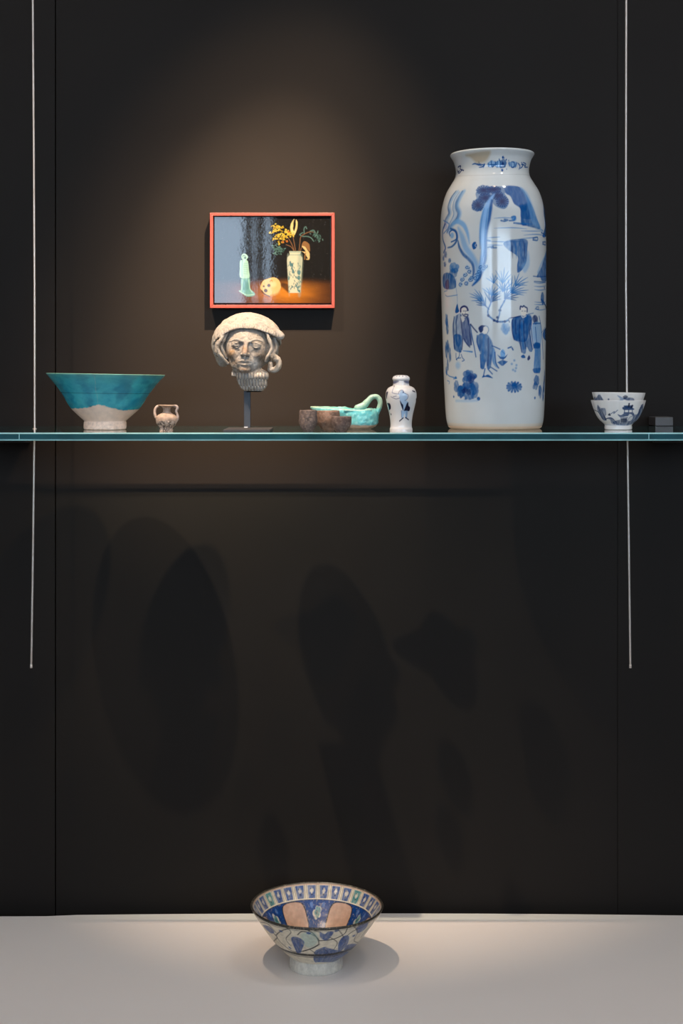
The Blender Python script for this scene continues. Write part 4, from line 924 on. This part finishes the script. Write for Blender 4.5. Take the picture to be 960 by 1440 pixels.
#=================================================================== PAINTED BOWL ON THE PLINTH
def painted_bowl():
    prof = [(0, .006), (.033, .006), (.0355, .0005), (.0405, 0), (.0415, .003), (.0405, .016), (.0405, .0185), (.0455, .0225), (.054, .0295), (.066, .0420), (.080, .0600), (.0925, .0785), (.1015, .0925), (.1023, .0950), (.1010, .0960), (.0990, .0945),
            (.0890, .0790), (.0745, .0590), (.0600, .0420), (.046, .0310), (.024, .0255), (0, .0250)]
    D = 2.312; L = Lathe(444.4, D, PLZ, prof, step=.8, tilt=.012, metric=True, wob=.02, seed=7)
    cr = lin(212, 200, 176); L.glaze = cr; c = L.canvas(3, cr); R = L.Rref
    Bl = lin(30, 84, 136); Dk = lin(18, 40, 70); Gn = lin(56, 132, 132); Bk = lin(34, 34, 30); Pk = lin(188, 160, 138)
    t = T(330, 1220, 4.174)
    vr = L.v[L.rimrow]
    # coordinates (theta px, arc px) directly for the bands
    idm = lambda p: np.array(p, float); mo = c.map
    def band(v0, v1, col, a): j = (np.arange(c.H)/c.K > v0) & (np.arange(c.H)/c.K < v1); c.A[j] = c.A[j]*(1-a)+col*a
    # ---- outside
    for p, w_ in (([(240, 400), (290, 365), (380, 355), (450, 380), (490, 430), (480, 460), (400, 490), (340, 490), (270, 440), (240, 400), (215, 370)], 1.2), ([(370, 395), (400, 375), (470, 400), (495, 430)], 1.1), ([(500, 430), (580, 420), (640, 390), (660, 360)], 1.3), ([(660, 400), (700, 370), (750, 350), (790, 320)], 1.1), ([(180, 340), (210, 370), (250, 410), (230, 440)], 1.1), ([(740, 410), (760, 380), (800, 340)], 1.1), ([(400, 490), (450, 475), (495, 450)], 1.8), ([(135, 300), (180, 400), (240, 480)], 1.0), ([(820, 300), (780, 400), (720, 470)], 1.0)): c.stroke(t(p), w_*1.45, Bk, .95, mottle=.2)
    c.poly(t([(390, 390), (460, 380), (490, 420), (470, 460), (430, 470), (400, 440)]), lin(150, 178, 166), .45, soft=5)
    for p in ([(330, 415), (370, 410), (408, 440), (390, 490), (375, 512), (355, 480)], [(500, 378), (530, 392), (548, 378), (580, 380), (560, 412), (535, 428), (505, 412)], [(465, 500), (500, 475), (540, 465), (585, 482), (570, 520), (530, 555), (470, 555)], [(620, 420), (650, 400), (672, 408), (655, 460), (610, 495), (605, 460)], [(165, 340), (200, 345), (232, 380), (210, 385)], [(640, 485), (670, 450), (715, 452), (700, 478), (660, 490)], [(715, 350), (780, 320), (765, 360), (720, 385)], [(225, 440), (262, 470), (290, 510), (250, 490)]):
        c.poly(t(p), Bl, .9, mottle=.35)
    for p, w_ in (([(300, 350), (330, 380), (300, 420), (330, 460)], 1.2), ([(560, 412), (600, 440), (580, 480)], 1.3), ([(150, 320), (190, 330), (240, 380)], 1.4), ([(420, 350), (470, 372), (500, 378)], 1.2), ([(590, 350), (620, 380), (640, 410)], 1.2), ([(690, 340), (720, 380), (700, 430), (730, 450)], 1.3), ([(440, 480), (470, 500)], 1.4)): c.stroke(t(p), w_, Bk, .85)
    for q in ((268, 372), (322, 470), (430, 385), (598, 372), (700, 400)): c.blotch(t([q])[0], 3.2, 2.6, Bl, .85, seed=q[0], lobes=5)
    for p in ([(340, 420), (380, 430), (380, 480)], [(480, 500), (525, 480), (560, 520)], [(625, 420), (650, 430), (630, 470)], [(650, 480), (690, 460)]): c.stroke(t(p), 1.0, Dk, .7)
    va = c.map(t([(470, 522)]))[0][1]; vb2 = c.map(t([(470, 547)]))[0][1]; vc = c.map(t([(470, 366)]))[0][1]
    band(va-.5, va+6.0, Bk, .93); band(va-4.2, va-2.4, Bk, .8); band(vr-5.2, vr+1.6, Bk, .9); band(vr-7.6, vr-6.6, Bk, .7)
    band(0, L.vrow(.018), lin(204, 196, 180), .9)
    # ---- inside
    v0 = vr+5; v1 = vr+25       # lozenge band
    c.map = idm
    band(vr+1.2, vr+3, Bk, .7); band(vr+3, vr+4.2, Pk, .9)
    n = 30
    for i in range(n):
        u = (i+.5)/n*2*PI*R - PI*R; hw = PI*R/n; kind = (i*7+2) % 11
        col = Gn if i in (4, 15, 26) else Bl
        c.poly([(u-hw*.70, v0), (u+hw*.70, v0), (u+hw*.60, v1-1), (u-hw*.60, v1-1)], col, .93, smooth=False, mottle=.4)
        c.blotch((u, (v0+v1)/2-2), 2.6, 4.0, cr, .85, seed=i, lobes=4, amp=.4); c.dot((u, (v0+v1)/2+3), 1.3, Bk, .6); c.dot((u+1.5, (v0+v1)/2-5), .9, Bk, .5)
        for e in (-1, 1): c.stroke([(u+e*hw*.86, v0-.5), (u+e*hw*.80, v1)], .8, Bk, .8)
    for i in range(6):
        u = i/6*2*PI*R - PI*R + R*.1
        if True:
            # pink arched panel
            uu = u + PI*R/6; hw = 27; q = [(uu-hw*.95, v1+40), (uu-hw*1.0, v1+20), (uu-hw*.75, v1+5), (uu-hw*.3, v1+1.5), (uu+hw*.3, v1+1.5), (uu+hw*.75, v1+5), (uu+hw, v1+20), (uu+hw*.95, v1+40)]
            c.poly([(u-PI*R/6+30, v1+.3), (u+PI*R/6-30+60, v1+.3), (u+28, v1+42), (u-28, v1+42)], Bl, 0)
    # blue ground between, then pink panels over it
    j = (np.arange(c.H)/c.K > v1) & (np.arange(c.H)/c.K < v1+44); c.A[j] = Bl*.85+.15*Gn*.5
    for i in range(6):
        uu = i/6*2*PI*R - PI*R + PI*R/6 ; hw = 27
        q = [(uu-hw*.9, v1+44), (uu-hw*1.0, v1+22), (uu-hw*.8, v1+6), (uu-hw*.35, v1+1.8), (uu+hw*.35, v1+1.8), (uu+hw*.8, v1+6), (uu+hw, v1+22), (uu+hw*.9, v1+44)]
        c.poly(q, Bk, .9); c.poly([(uu+(a-uu)*.93, b+.9) for a, b in q], Pk, 1, mottle=0)
        if i in (1, 3, 4):
            c.poly([(uu-14, v1+8), (uu-6, v1+5), (uu-1, v1+20), (uu-8, v1+32), (uu-15, v1+20)], Gn, .9, mottle=.4); c.blotch((uu+2, v1+24), 6, 9, Bk, .7, seed=i, lobes=6, amp=.35, mottle=.4); c.blotch((uu+1, v1+23), 3, 5, cr, .8, seed=i+3)
        if i == 2: c.poly([(uu+8, v1+2), (uu+25, v1), (uu+22, v1+18), (uu+10, v1+12)], Gn, .6, soft=2)
    for i in range(6):
        u = i/6*2*PI*R - PI*R
        c.blotch((u, v1+20), 8, 10, cr, .9, seed=i+20, lobes=5, amp=.2); c.blotch((u, v1+19), 5.5, 7.5, Gn, .95, seed=i+30, lobes=5, mottle=.3); c.blotch((u+1, v1+19), 2, 3, Dk, .5, seed=i)
        for e in (-1, 1): c.blotch((u+e*11, v1+8), 3, 4, lin(120, 140, 170), .8, seed=i+40)
    band(v1-1, v1+.6, cr, .9); band(v1+.6, v1+1.4, Bk, .7)
    jj = np.arange(c.H)/c.K > v1+44; c.A[jj] = lin(160, 140, 120)
    c.map = mo
    def post(col, U, V, G):
        n = fbm([np.cos(U/R)*9+20, np.sin(U/R)*9+20, V/10], 111, 3)[..., None]; n2 = fbm([np.cos(U/R)*40+90, np.sin(U/R)*40+90, V/2.2], 115, 2)[..., None]
        col = col*(.82+.36*n); w_ = sstep(.60, .75, n2)*.35; return col*(1-w_)+lin(170, 156, 134)*w_
    root = thing('painted_bowl', L.loc, 'cream earthenware bowl painted in blue, green and black, standing alone on the white plinth', 'bowl')
    vf = L.vrow(.0185)
    L.build(root, [('foot_ring', M['painted'], 0, vf), ('body', M['painted'], vf, 1e9)], front=560, back=None, post=post)
#=================================================================== FRAMED PICTURE
def picture():
    Df = WALL-.026; k = Df/F
    X = lambda px: (px-480)*k; Z = lambda py: CZ+(HOR-py)*k
    root = thing('framed_painting', (X(382.7), WALL, Z(433.3)), 'small still life painting in a thin coral red frame, skull, figurine and vase of flowers', 'painting')
    x0, x1, z0, z1 = X(295), X(470.4), Z(433.2), Z(299); w_ = 4.5*k; yf, yb = Df, WALL-.004
    O = root.location
    def rail(a, b, c_, d):     # outer a,b ; inner c_,d  (x,z) corners, mitred
        V = []
        for y in (yf, yb): V += [(p[0]-O.x, y-O.y, p[1]-O.z) for p in (a, b, d, c_)]
        o = mesh_obj('frame_rail', V, [(0, 1, 2, 3), (7, 6, 5, 4), (0, 4, 5, 1), (1, 5, 6, 2), (2, 6, 7, 3), (3, 7, 4, 0)], M['frame'], root, smooth=False)
        m_ = o.modifiers.new('bevel', 'BEVEL'); m_.width = .0005; m_.segments = 2
    a, b, c_, d = (x0, z0), (x1, z0), (x1, z1), (x0, z1); i = [(x0+w_, z0+w_), (x1-w_, z0+w_), (x1-w_, z1-w_), (x0+w_, z1-w_)]
    rail(a, b, i[0], i[1]); rail(b, c_, i[1], i[2]); rail(c_, d, i[2], i[3]); rail(d, a, i[3], i[0])
    box('rebate', x0+w_*.9, x1-w_*.9, yf+.010, yb, z0+w_*.9, z1-w_*.9, M['frame_in'], root)
    # painted panel
    ca, cb, cc, cd = 300.9, 465.0, 304.3, 426.2
    cv = Canvas(ca-1, cb+1, cc-1, cd+1, 4, lin(5, 4, 4))
    U, V = np.meshgrid(np.arange(cv.W)/4+ca-1, np.arange(cv.H)/4+cc-1)
    # warm table
    g = np.exp(-(((U-402)/38)**2+((V-411)/15)**2)**1.1)[..., None]; g2 = np.exp(-(((U-395)/75)**2+((V-420)/26)**4))[..., None]*sstep(389, 400, V)[..., None]
    cv.A = cv.A + lin(205, 132, 30)*.85*g*sstep(386, 400, V)[..., None] + lin(124, 66, 14)*.85*g2
    n = fbm([U/14, V/5], 131, 3)[..., None]; cv.A *= (.75+.5*n)
    sp = sstep(.80, .86, fbm([U/1.2, V/1.2], 141, 2))[..., None]*.25; cv.A += sp*lin(120, 125, 130)
    A = T(292, 298, 10.29); Bq = T(370, 298, 9.057)
    # figurine
    tq = lin(172, 222, 204); tm = lin(112, 176, 170); td = lin(40, 84, 84)
    cv.poly(A([(485, 960), (600, 955), (612, 1100), (680, 1180), (655, 1215), (560, 1222), (480, 1160), (450, 1140), (480, 1110)]), tm, 1)
    cv.poly(A([(490, 620), (520, 600), (560, 615), (580, 650), (560, 690), (580, 720), (595, 850), (605, 930), (580, 965), (500, 960), (460, 930), (462, 820), (465, 710), (500, 690), (485, 660)]), tq, 1)
    cv.stroke(A([(505, 640), (520, 625), (540, 640)]), 1, td, .8); cv.dot(A([(538, 662)])[0], 1.5, td, .9)
    cv.stroke(A([(498, 700), (492, 820), (495, 930)]), 1.2, tm, .9); cv.stroke(A([(500, 965), (590, 960)]), 1, tm, .9)
    for y in (740, 770, 800, 830, 860, 890): cv.stroke(A([(520, y), (570, y+4)]), .8, tm, .6)
    cv.stroke(A([(500, 980), (490, 1100), (480, 1150)]), 1.2, tq, 1); cv.stroke(A([(590, 980), (605, 1100), (640, 1160)]), 1.3, tq, 1); cv.stroke(A([(460, 1145), (560, 1200), (665, 1190)]), 1.6, tq, 1)
    cv.poly(A([(520, 1000), (575, 1000), (590, 1110), (505, 1120)]), lin(84, 146, 148), .7, soft=2)
    # skull
    sk = lin(232, 200, 130); ss = lin(190, 130, 60); sd = lin(60, 26, 8)
    cv.poly(Bq([(-5, 880), (40, 855), (120, 832), (180, 850), (215, 900), (222, 970), (190, 1040), (120, 1070), (60, 1068), (10, 1040), (-15, 1000), (-40, 960)]), sk, 1)
    cv.poly(Bq([(60, 1068), (120, 1072), (195, 1040), (222, 970), (180, 1030), (110, 1050)]), ss, .8, soft=2)
    for p, r in (((70, 935), 2.3), ((30, 1000), 2.6), ((5, 945), 1.4)): cv.dot(Bq([p])[0], r, sd, .95); 
    cv.stroke(Bq([(85, 880), (105, 868), (118, 890)]), 1.4, ss, .9); cv.stroke(Bq([(-20, 1005), (20, 1045), (80, 1075)]), 1.8, sd, .9)
    cv.dot(Bq([(130, 920)])[0], 4, lin(246, 226, 170), .8, soft=3)
    # vase shadow and vase
    cv.poly(Bq([(325, 930), (328, 1025), (270, 985), (225, 940), (240, 900)]), lin(40, 18, 4), .8, soft=2.5)
    vp = [(330, 498), (482, 498), (472, 530), (470, 545), (497, 580), (497, 620), (485, 800), (474, 1022), (460, 1030), (335, 1030), (325, 1020), (312, 800), (302, 620), (305, 578), (335, 548), (335, 525)]
    cv.poly(Bq(vp), lin(222, 222, 196), 1, smooth=False); cv.poly(Bq([(440, 560), (497, 585), (475, 1020), (445, 1025)]), lin(150, 178, 164), .6, soft=4); cv.poly(Bq([(305, 585), (325, 575), (335, 1020), (322, 1015)]), lin(166, 190, 180), .5, soft=2)
    TB = lin(40, 116, 132)
    cv.stroke(Bq([(338, 508), (478, 508)]), 1.2, lin(120, 170, 165), .9); cv.stroke(Bq([(335, 545), (472, 545)]), 1, lin(120, 170, 165), .9)
    for q in ([(330, 640), (345, 620), (360, 650), (380, 650), (365, 690), (340, 690)], [(365, 710), (385, 735), (400, 780), (365, 775)], [(440, 750), (460, 740), (478, 760), (470, 790), (450, 800), (430, 775)], [(430, 830), (450, 810), (475, 830), (465, 860), (435, 855)], [(430, 970), (445, 945), (450, 1000), (465, 1005), (440, 1010)]): cv.poly(Bq(q), TB, .9, mottle=.3)
    rr = np.random.RandomState(5)
    for i in range(46):
        x = rr.uniform(322, 472); y = rr.uniform(640, 1015); a = rr.uniform(-1, 1); cv.stroke(Bq([(x, y), (x+14*a, y+16)]), rr.uniform(.8, 1.9), TB, .75)
    # stems, flowers
    st = lin(140, 100, 66)
    for p in ([(390, 490), (372, 430), (330, 350), (300, 310)], [(410, 490), (395, 400), (378, 310)], [(455, 490), (465, 400), (475, 320), (520, 280), (600, 250), (660, 262)], [(470, 490), (490, 450), (510, 435)], [(385, 485), (350, 440), (290, 415)]): cv.stroke(Bq(p), 1.0, st, .95)
    cv.poly(Bq([(370, 290), (345, 230), (350, 150), (395, 85), (385, 150), (378, 210), (392, 240), (412, 180), (415, 95), (436, 130), (432, 200), (410, 270), (385, 305)]), lin(236, 218, 150), 1); cv.poly(Bq([(385, 110), (405, 95), (412, 150), (395, 230), (382, 200)]), lin(20, 16, 10), .9)
    Y1, Y2 = lin(204, 172, 40), lin(236, 216, 90)
    for cxy, n_ in ((((130, 185), (180, 180), (240, 190), (280, 225), (300, 250)), 40), (((110, 260), (150, 230), (210, 225), (270, 250), (330, 270), (365, 290)), 44), (((150, 330), (190, 290), (240, 285), (290, 300)), 36), (((200, 380), (215, 340), (250, 320)), 24)):
        for i in range(n_):
            q = cxy[rr.randint(len(cxy))]; x = q[0]+rr.normal()*16; y = q[1]+rr.normal()*11; cv.stroke(Bq([(x, y), (x+rr.uniform(-14, 14), y+rr.uniform(2, 12))]), 1.3, Y1 if rr.rand() < .55 else Y2, .95)
    for p in ((300, 370), (250, 380), (320, 250)): cv.dot(Bq([p])[0], 1.6, lin(190, 110, 40), .9)
    G1, G2 = lin(96, 140, 136), lin(50, 88, 84)
    for i in range(60):
        x = 195+rr.normal()*34; y = 480+rr.normal()*36; q = [(x, y), (x+rr.uniform(-16, 16), y+rr.uniform(-10, 14))]; cv.stroke(Bq(q), 1.2, G1 if rr.rand() < .5 else G2, .85)
    for i in range(46):
        a = rr.uniform(0, 1); x = 600+130*a+rr.normal()*16; y = 250+90*a*a*1.2+rr.normal()*26; q = [(x, y), (x+rr.uniform(-16, 16), y+rr.uniform(4, 20))]; cv.stroke(Bq(q), 1.0, G1 if rr.rand() < .45 else G2, .85)
    for p in ([(520, 270), (520, 210), (540, 185), (552, 210)], [(500, 310), (560, 310), (610, 330), (640, 370)], [(480, 300), (465, 285), (500, 262)], [(600, 240), (640, 230), (660, 262)]): cv.stroke(Bq(p), 1.3, G1, .8)
    L1, L2 = lin(226, 200, 140), lin(150, 110, 66)
    cv.poly(Bq([(490, 440), (500, 390), (530, 370), (585, 410), (592, 500), (560, 470), (530, 440)]), L2, .95); cv.poly(Bq([(490, 435), (530, 440), (560, 480), (590, 530), (580, 600), (550, 560), (520, 520), (490, 500), (540, 500)]), L1, .98)
    cv.stroke(Bq([(540, 520), (530, 560), (528, 600)]), 1.6, L2, .9); cv.stroke(Bq([(555, 600), (578, 598), (585, 570)]), 1.6, L1, .9)
    cv.A *= .29
    nx, ny = 330, 250
    us = np.linspace(ca, cb, nx); vv = np.linspace(cc, cd, ny); UU, VV = np.meshgrid(us, vv)
    W = np.stack([X(UU)-O.x, np.full(UU.shape, yf+.004-O.y), Z(VV)-O.z], -1)
    idx = np.arange(nx*ny).reshape(ny, nx); Fc = np.stack([idx[:-1, :-1], idx[1:, :-1], idx[1:, 1:], idx[:-1, 1:]], -1).reshape(-1, 4)
    # solid panel: add back face ring
    Vt = W.reshape(-1, 3); col = cv.sample(UU, VV).reshape(-1, 3)
    ring = np.r_[idx[0, :], idx[1:, -1], idx[-1, :-1][::-1], idx[1:-1, 0][::-1]]
    bk = Vt[ring].copy(); bk[:, 1] += .004; nb = len(ring); b0 = len(Vt)
    rf = [(ring[i], ring[(i+1) % nb], b0+(i+1) % nb, b0+i) for i in range(nb)]
    Vt = np.r_[Vt, bk]; col = np.r_[col, col[ring]*.3]; Fc = np.r_[Fc, np.array(rf)]
    mesh_obj('painted_panel', Vt, Fc, M['oil'], root, col, smooth=False)
picture()

#=================================================================== STONE HEAD
def stone_head():
    D = 2.31; k = D/F
    S = Sdf((290, -62, -44), (408, 62, 58), .72); Yc = 495.      # x, up = 495 - row, z toward the camera
    e = lambda x, y: (x, Yc-y)
    def E(x, y, z, r, kk=3, op='add', rot=0): S.ell((x, Yc-y, z), r, kk, op, rot)
    def Ch(pts, r, kk=1.5, op='add', sub=5, flat=1.): S.chain([(x, Yc-y, z) for x, y, z in pts], r, kk, op, sub, flat)
    # skull and face block
    E(348, 484, -2, (37, 38, 37), 2)
    E(347.5, 491, 14, (26.5, 35, 27), 6)
    E(347, 512, 22, (19, 16, 17), 8)                    # jaw
    # long hair masses
    E(311, 487, 0, (13, 23, 18), 5, rot=.12); E(316, 500, 2, (11, 16, 15), 5, rot=-.35)
    E(381, 487, 0, (11, 24, 17), 5)
    # hair strand ridges, left and right
    for i, z in enumerate((20, 13, 5, -4)):
        Ch([(319-i*4.0, 468+i*2, z+6), (311-i*3.4, 480, z+9), (308-i*2.2, 491, z+7), (314-i*2.2, 502, z+6), (322-i*1.8, 511-i*.5, z+3)], [2.0, 2.6, 2.6, 2.4, 1.6], .9)
    Ch([(321, 470, 25), (316.5, 479, 25), (313, 487, 23), (316, 496, 22), (320, 504, 20)], [1.6, 2.4, 2.4, 2.4, 1.6], 1.2)
    for i, z in enumerate((22, 14, 6)):
        Ch([(376+i*3.6, 469+i*2, z+6), (380+i*3.6, 479, z+8), (383.5+i*2.6, 490, z+7), (378.5+i*2.6, 500, z+8), (375+i*3.4, 508, z+6)], [2.0, 2.6, 2.6, 2.4, 1.8], .8)
    for i, z in enumerate((24, 17, 10)):
        Ch([(316.5-i*4, 471+i*2, z+4), (309-i*3.2, 481, z+5), (306-i*2.0, 491, z+3), (312.5-i*2, 503, z+2)], [.9, 1.3, 1.3, .9], .7, 'cut')
        Ch([(378+i*3.6, 471+i*2, z+3), (382.5+i*3.4, 480, z+4), (385+i*2.4, 490, z+3), (380.5+i*2.6, 501, z+3)], [.9, 1.2, 1.2, .9], .7, 'cut')
    # cap
    cap = Sdf((290, -62, -44), (408, 62, 58), .72)
    cap.ell((348, Yc-477, -3), (45.5, 38, 43), 2)
    cap.ell((324, Yc-478, 2), (25, 22, 28), 8); cap.ell((372, Yc-474, 2), (22, 20, 28), 8)
    rim = (Yc-462.5) - .0095*(cap.X-345)**2*np.where(cap.X > 345, .66, 1.1) + .0*(cap.Z)
    rim = rim - np.clip(20-cap.Z, 0, 40)*.35
    cap.f = np.maximum(cap.f, rim-cap.Y)
    rd = np.abs(cap.Y-rim-2.2)                            # rolled, nicked border
    cap.f -= np.where(cap.f < 6, .9*np.exp(-(rd/2.2)**2)*(1+.5*np.sin(cap.X*1.9)), 0)
    h = np.clip(.5+.5*(S.f-cap.f)/1.0, 0, 1); S.f = S.f*(1-h)+cap.f*h-1.0*h*(1-h)
    Ch([(380, 465, 12), (390, 469.5, 14), (395, 472.5, 14)], [7, 6, 5.4], 2.5)
    Ch([(375, 476, 20), (384, 474, 20), (393, 476, 14)], [2, 1.8, 1.6], 1.5, 'cut')
    # recess under the cap border
    Ch([(327, 466.5, 36), (337, 464.5, 42), (347, 464, 43.5), (358, 465, 42), (368, 468, 36)], [2.0, 2.2, 2.2, 2.2, 2.0], 1.2, 'cut')
    Ch([(324, 470, 34), (321.5, 480, 34), (321, 492, 33), (325, 505, 32)], [2.0, 2.2, 2.2, 1.6], 2, 'cut')
    Ch([(371.5, 470, 33), (375, 482, 31), (375, 494, 30), (371, 506, 30)], [2.0, 2.2, 2.2, 1.6], 2, 'cut')
    # brow, sockets, eyes
    for sx, ex in ((-1, 335.3), (1, 362.2)):
        E(ex, 485.5, 43.5, (8.0, 4.8, 4.6), 3, 'cut')
        Ch([(ex-8.5*1, 480.6 if sx < 0 else 481.5, 36 if sx < 0 else 41), (ex, 478.6, 41), (ex+8.5, 481.5 if sx < 0 else 480.8, 41 if sx < 0 else 35)], [1.3, 2.0, 1.3], 2)
        E(ex, 486.2, 36.4, (6.3, 3.7, 4.6), .8)
        Ch([(ex-6.8, 486.8, 37.2), (ex, 483.2, 40.8), (ex+6.8, 486.8, 37.2)], [.7, 1.0, .7], .6)
        Ch([(ex-6.4, 487.6, 37.2), (ex, 489.8, 40.2), (ex+6.4, 487.6, 37.2)], [.6, 1.0, .6], .6)
        Ch([(ex-6, 492.5, 36.5), (ex, 494.2, 39), (ex+5, 492.8, 38)], [.5, .7, .5], .8, 'cut')
    # nose, cheeks, mouth, chin
    Ch([(348.5, 480, 40), (348, 488, 43.5), (347.2, 495, 46.5), (346.8, 498, 47)], [2.6, 2.7, 3.4, 3.7], 3)
    E(342.6, 499, 42.5, (2.7, 2.2, 3), 1.5); E(351.4, 499, 42.5, (2.7, 2.2, 3), 1.5)
    E(344, 501.6, 44, (1.1, .9, 1.6), .6, 'cut'); E(350, 501.6, 44, (1.1, .9, 1.6), .6, 'cut')
    E(331.5, 497, 30, (8, 8, 8), 5); E(363.5, 497, 30, (8, 8, 8), 5)
    Ch([(338.5, 499, 41), (335, 505, 39), (334.5, 512, 36)], [.8, 1.1, .8], 1.6, 'cut'); Ch([(355.5, 499, 41), (359, 505, 39), (359.5, 512, 36)], [.8, 1.1, .8], 1.6, 'cut')
    E(346.3, 509, 37, (11, 7.5, 5), 4)
    Ch([(337.6, 509.4, 38.2), (342.5, 507.6, 41.8), (346.3, 508.4, 42.4), (350, 507.6, 41.8), (354.5, 509.4, 38.2)], [.9, 1.6, 1.5, 1.6, .9], .8)
    Ch([(339.5, 512.4, 38.4), (346.3, 513.2, 41.8), (353, 512.4, 38.4)], [.9, 1.8, .9], .8)
    Ch([(337.0, 510.4, 40.0), (346.3, 510.9, 44.0), (355, 510.4, 40.0)], [.5, .7, .5], .6, 'cut')
    Ch([(342, 516.4, 42), (350.5, 516.4, 42)], [.9, .9], 2, 'cut')
    E(346.2, 520, 36, (7.5, 4.6, 6), 3)
    # neck with curled rows (beard)
    E(355, 529, 12, (24, 12, 22), 5)
    E(358, 540, 10, (19, 12, 18), 4); E(363, 545.5, 8, (13.5, 7.5, 13), 3)
    Ch([(331, 526, 14), (337, 535, 16), (345, 543, 16)], [5, 6, 6], 4)
    X, Y, Z = S.X, Yc-S.Y, S.Z
    reg = sstep(523.5, 526.5, Y + .0*X - .008*(X-350)**2*0)*(X < 381)
    tier = np.where(Y < 533.5, 0, np.where(Y < 543, 1, 2)); fr = np.where(Y < 533.5, (Y-524)/9.5, np.where(Y < 543, (Y-533.5)/9.5, (Y-543)/8.5))
    ang = (X-356)*(1+.0)  + Z*.35*np.sign(X-356)*0
    rib = np.cos(2*PI*(ang+tier*1.9)/4.1)
    near = (np.abs(S.f) < 5)
    S.f -= np.where(near, reg*(1.0*rib + 1.1*np.sin(PI*np.clip(fr, 0, 1))**.7 - .5), 0)
    ol = (np.sqrt(((X-357)/23.5)**2+((Y-528)/25)**2)-1)*20; S.f = np.where(Y > 529, np.maximum(S.f, ol), S.f)
    # broken side curl, right
    Ch([(381, 500, 14), (388, 503, 15), (392.0, 508, 15), (391.6, 516, 15), (386.5, 520.5, 14), (381, 519, 12), (380.6, 512, 12)], [3.6, 4.2, 4.3, 4.4, 4.2, 4, 3.6], 2)
    E(385.5, 512, 18, (3.0, 3.6, 5), 1.6, 'cut'); E(389, 506, 18, (3.6, 3.4, 3.6), 1.5)
    # knock off chips and weathering
    S.f += np.where(np.abs(S.f) < 6, (fbm([S.X/9, S.Y/9, S.Z/9], 201, 3)-.5)*2.4 + (fbm([S.X/2.6, S.Y/2.6, S.Z/2.6], 211, 2)-.5)*.5, 0)
    V, Fc, N = S.mesh()
    x, y, z = V[:, 0], Yc-V[:, 1], V[:, 2]
    n = fbm([V[:, 0]/8, V[:, 1]/8, V[:, 2]/8], 221, 3)[:, None]; n2 = fbm([V[:, 0]/2, V[:, 1]/2, V[:, 2]/2], 231, 2)[:, None]
    # cavity from the field's curvature
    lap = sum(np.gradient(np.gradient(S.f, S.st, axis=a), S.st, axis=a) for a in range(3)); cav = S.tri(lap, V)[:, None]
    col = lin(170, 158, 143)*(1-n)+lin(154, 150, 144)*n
    cav_shade = sstep(-.02, -.35, cav); col = col*(1-.42*cav_shade)+lin(92, 94, 100)*.42*cav_shade  # cool grey shade painted into the hollows of the stone
    def patch(px, py, rx, ry, c, a):
        nonlocal col
        m_ = (np.exp(-(((x-px)/rx)**2+((y-py)/ry)**2))*(z > 15))[:, None]*sstep(.25, .6, n2+.2*n)*a; col = col*(1-m_)+c*m_
    patch(326, 501, 7, 9, lin(96, 76, 56), .85); patch(367, 502, 7, 9, lin(98, 78, 58), .85); patch(333, 512, 8, 7, lin(112, 92, 72), .6); patch(347, 493, 3.5, 6, lin(168, 112, 60), .75); patch(360, 511, 6, 7, lin(184, 190, 194), .5)
    patch(346, 521, 10, 4, lin(120, 88, 58), .7); patch(329, 494, 5, 5, lin(170, 128, 76), .6)
    bd = ((y > 524) & (x < 381))[:, None]*1.0; col = col*(1+.30*bd*np.array([1, 1.04, 1.1]))  # beard painted lighter and cooler to offset the shade under the overhang
    pit = sstep(.68, .76, n2); col = col*(1-.35*pit)
    rimv = (Yc-462.5) - .0095*(x-345)**2*np.where(x > 345, .66, 1.1) - np.clip(20-z, 0, 40)*.35
    region = np.where(V[:, 1] > rimv-1.5, 0, 1)
    region = np.where((region == 1) & (y > 524) & (x < 381), 3, region)
    hair = (region == 1) & (((x < 321.5) | (x > 374.5)) | (z < 12)); region = np.where(hair, 2, region)
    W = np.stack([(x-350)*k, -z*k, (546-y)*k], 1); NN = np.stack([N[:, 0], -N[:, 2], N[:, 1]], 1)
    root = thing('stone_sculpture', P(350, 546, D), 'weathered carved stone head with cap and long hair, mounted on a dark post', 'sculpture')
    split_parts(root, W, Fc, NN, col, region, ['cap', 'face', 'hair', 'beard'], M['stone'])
    # mount
    st = thing('display_stand', Vector(((346.5-480)*k, 2.262, SHZ)), 'dark steel stand with a square post and flat base plate under the stone head', 'stand')
    steel = mat('dark_blue_steel', (.035, .042, .055), .5, noise=(60, .15))
    bx0, bx1 = (313.8-480)/F*2.21, (379.4-480)/F*2.21
    box('base_plate', bx0, bx1, 2.208, 2.318, SHZ+.0003, SHZ+.0042, M['plate'], st, bev=.0005)
    px0, px1 = (342.9-480)/F*2.30, (352.1-480)/F*2.30
    box('post', px0, px1, 2.298, 2.306, SHZ+.0042, CZ+(HOR-540)*k, steel, st, bev=.0006)
    box('screw_foot', px0+.0005, px0+.006, 2.294, 2.2979, SHZ+.0042, SHZ+.0058, M['cable'], st)
stone_head()
painted_bowl()
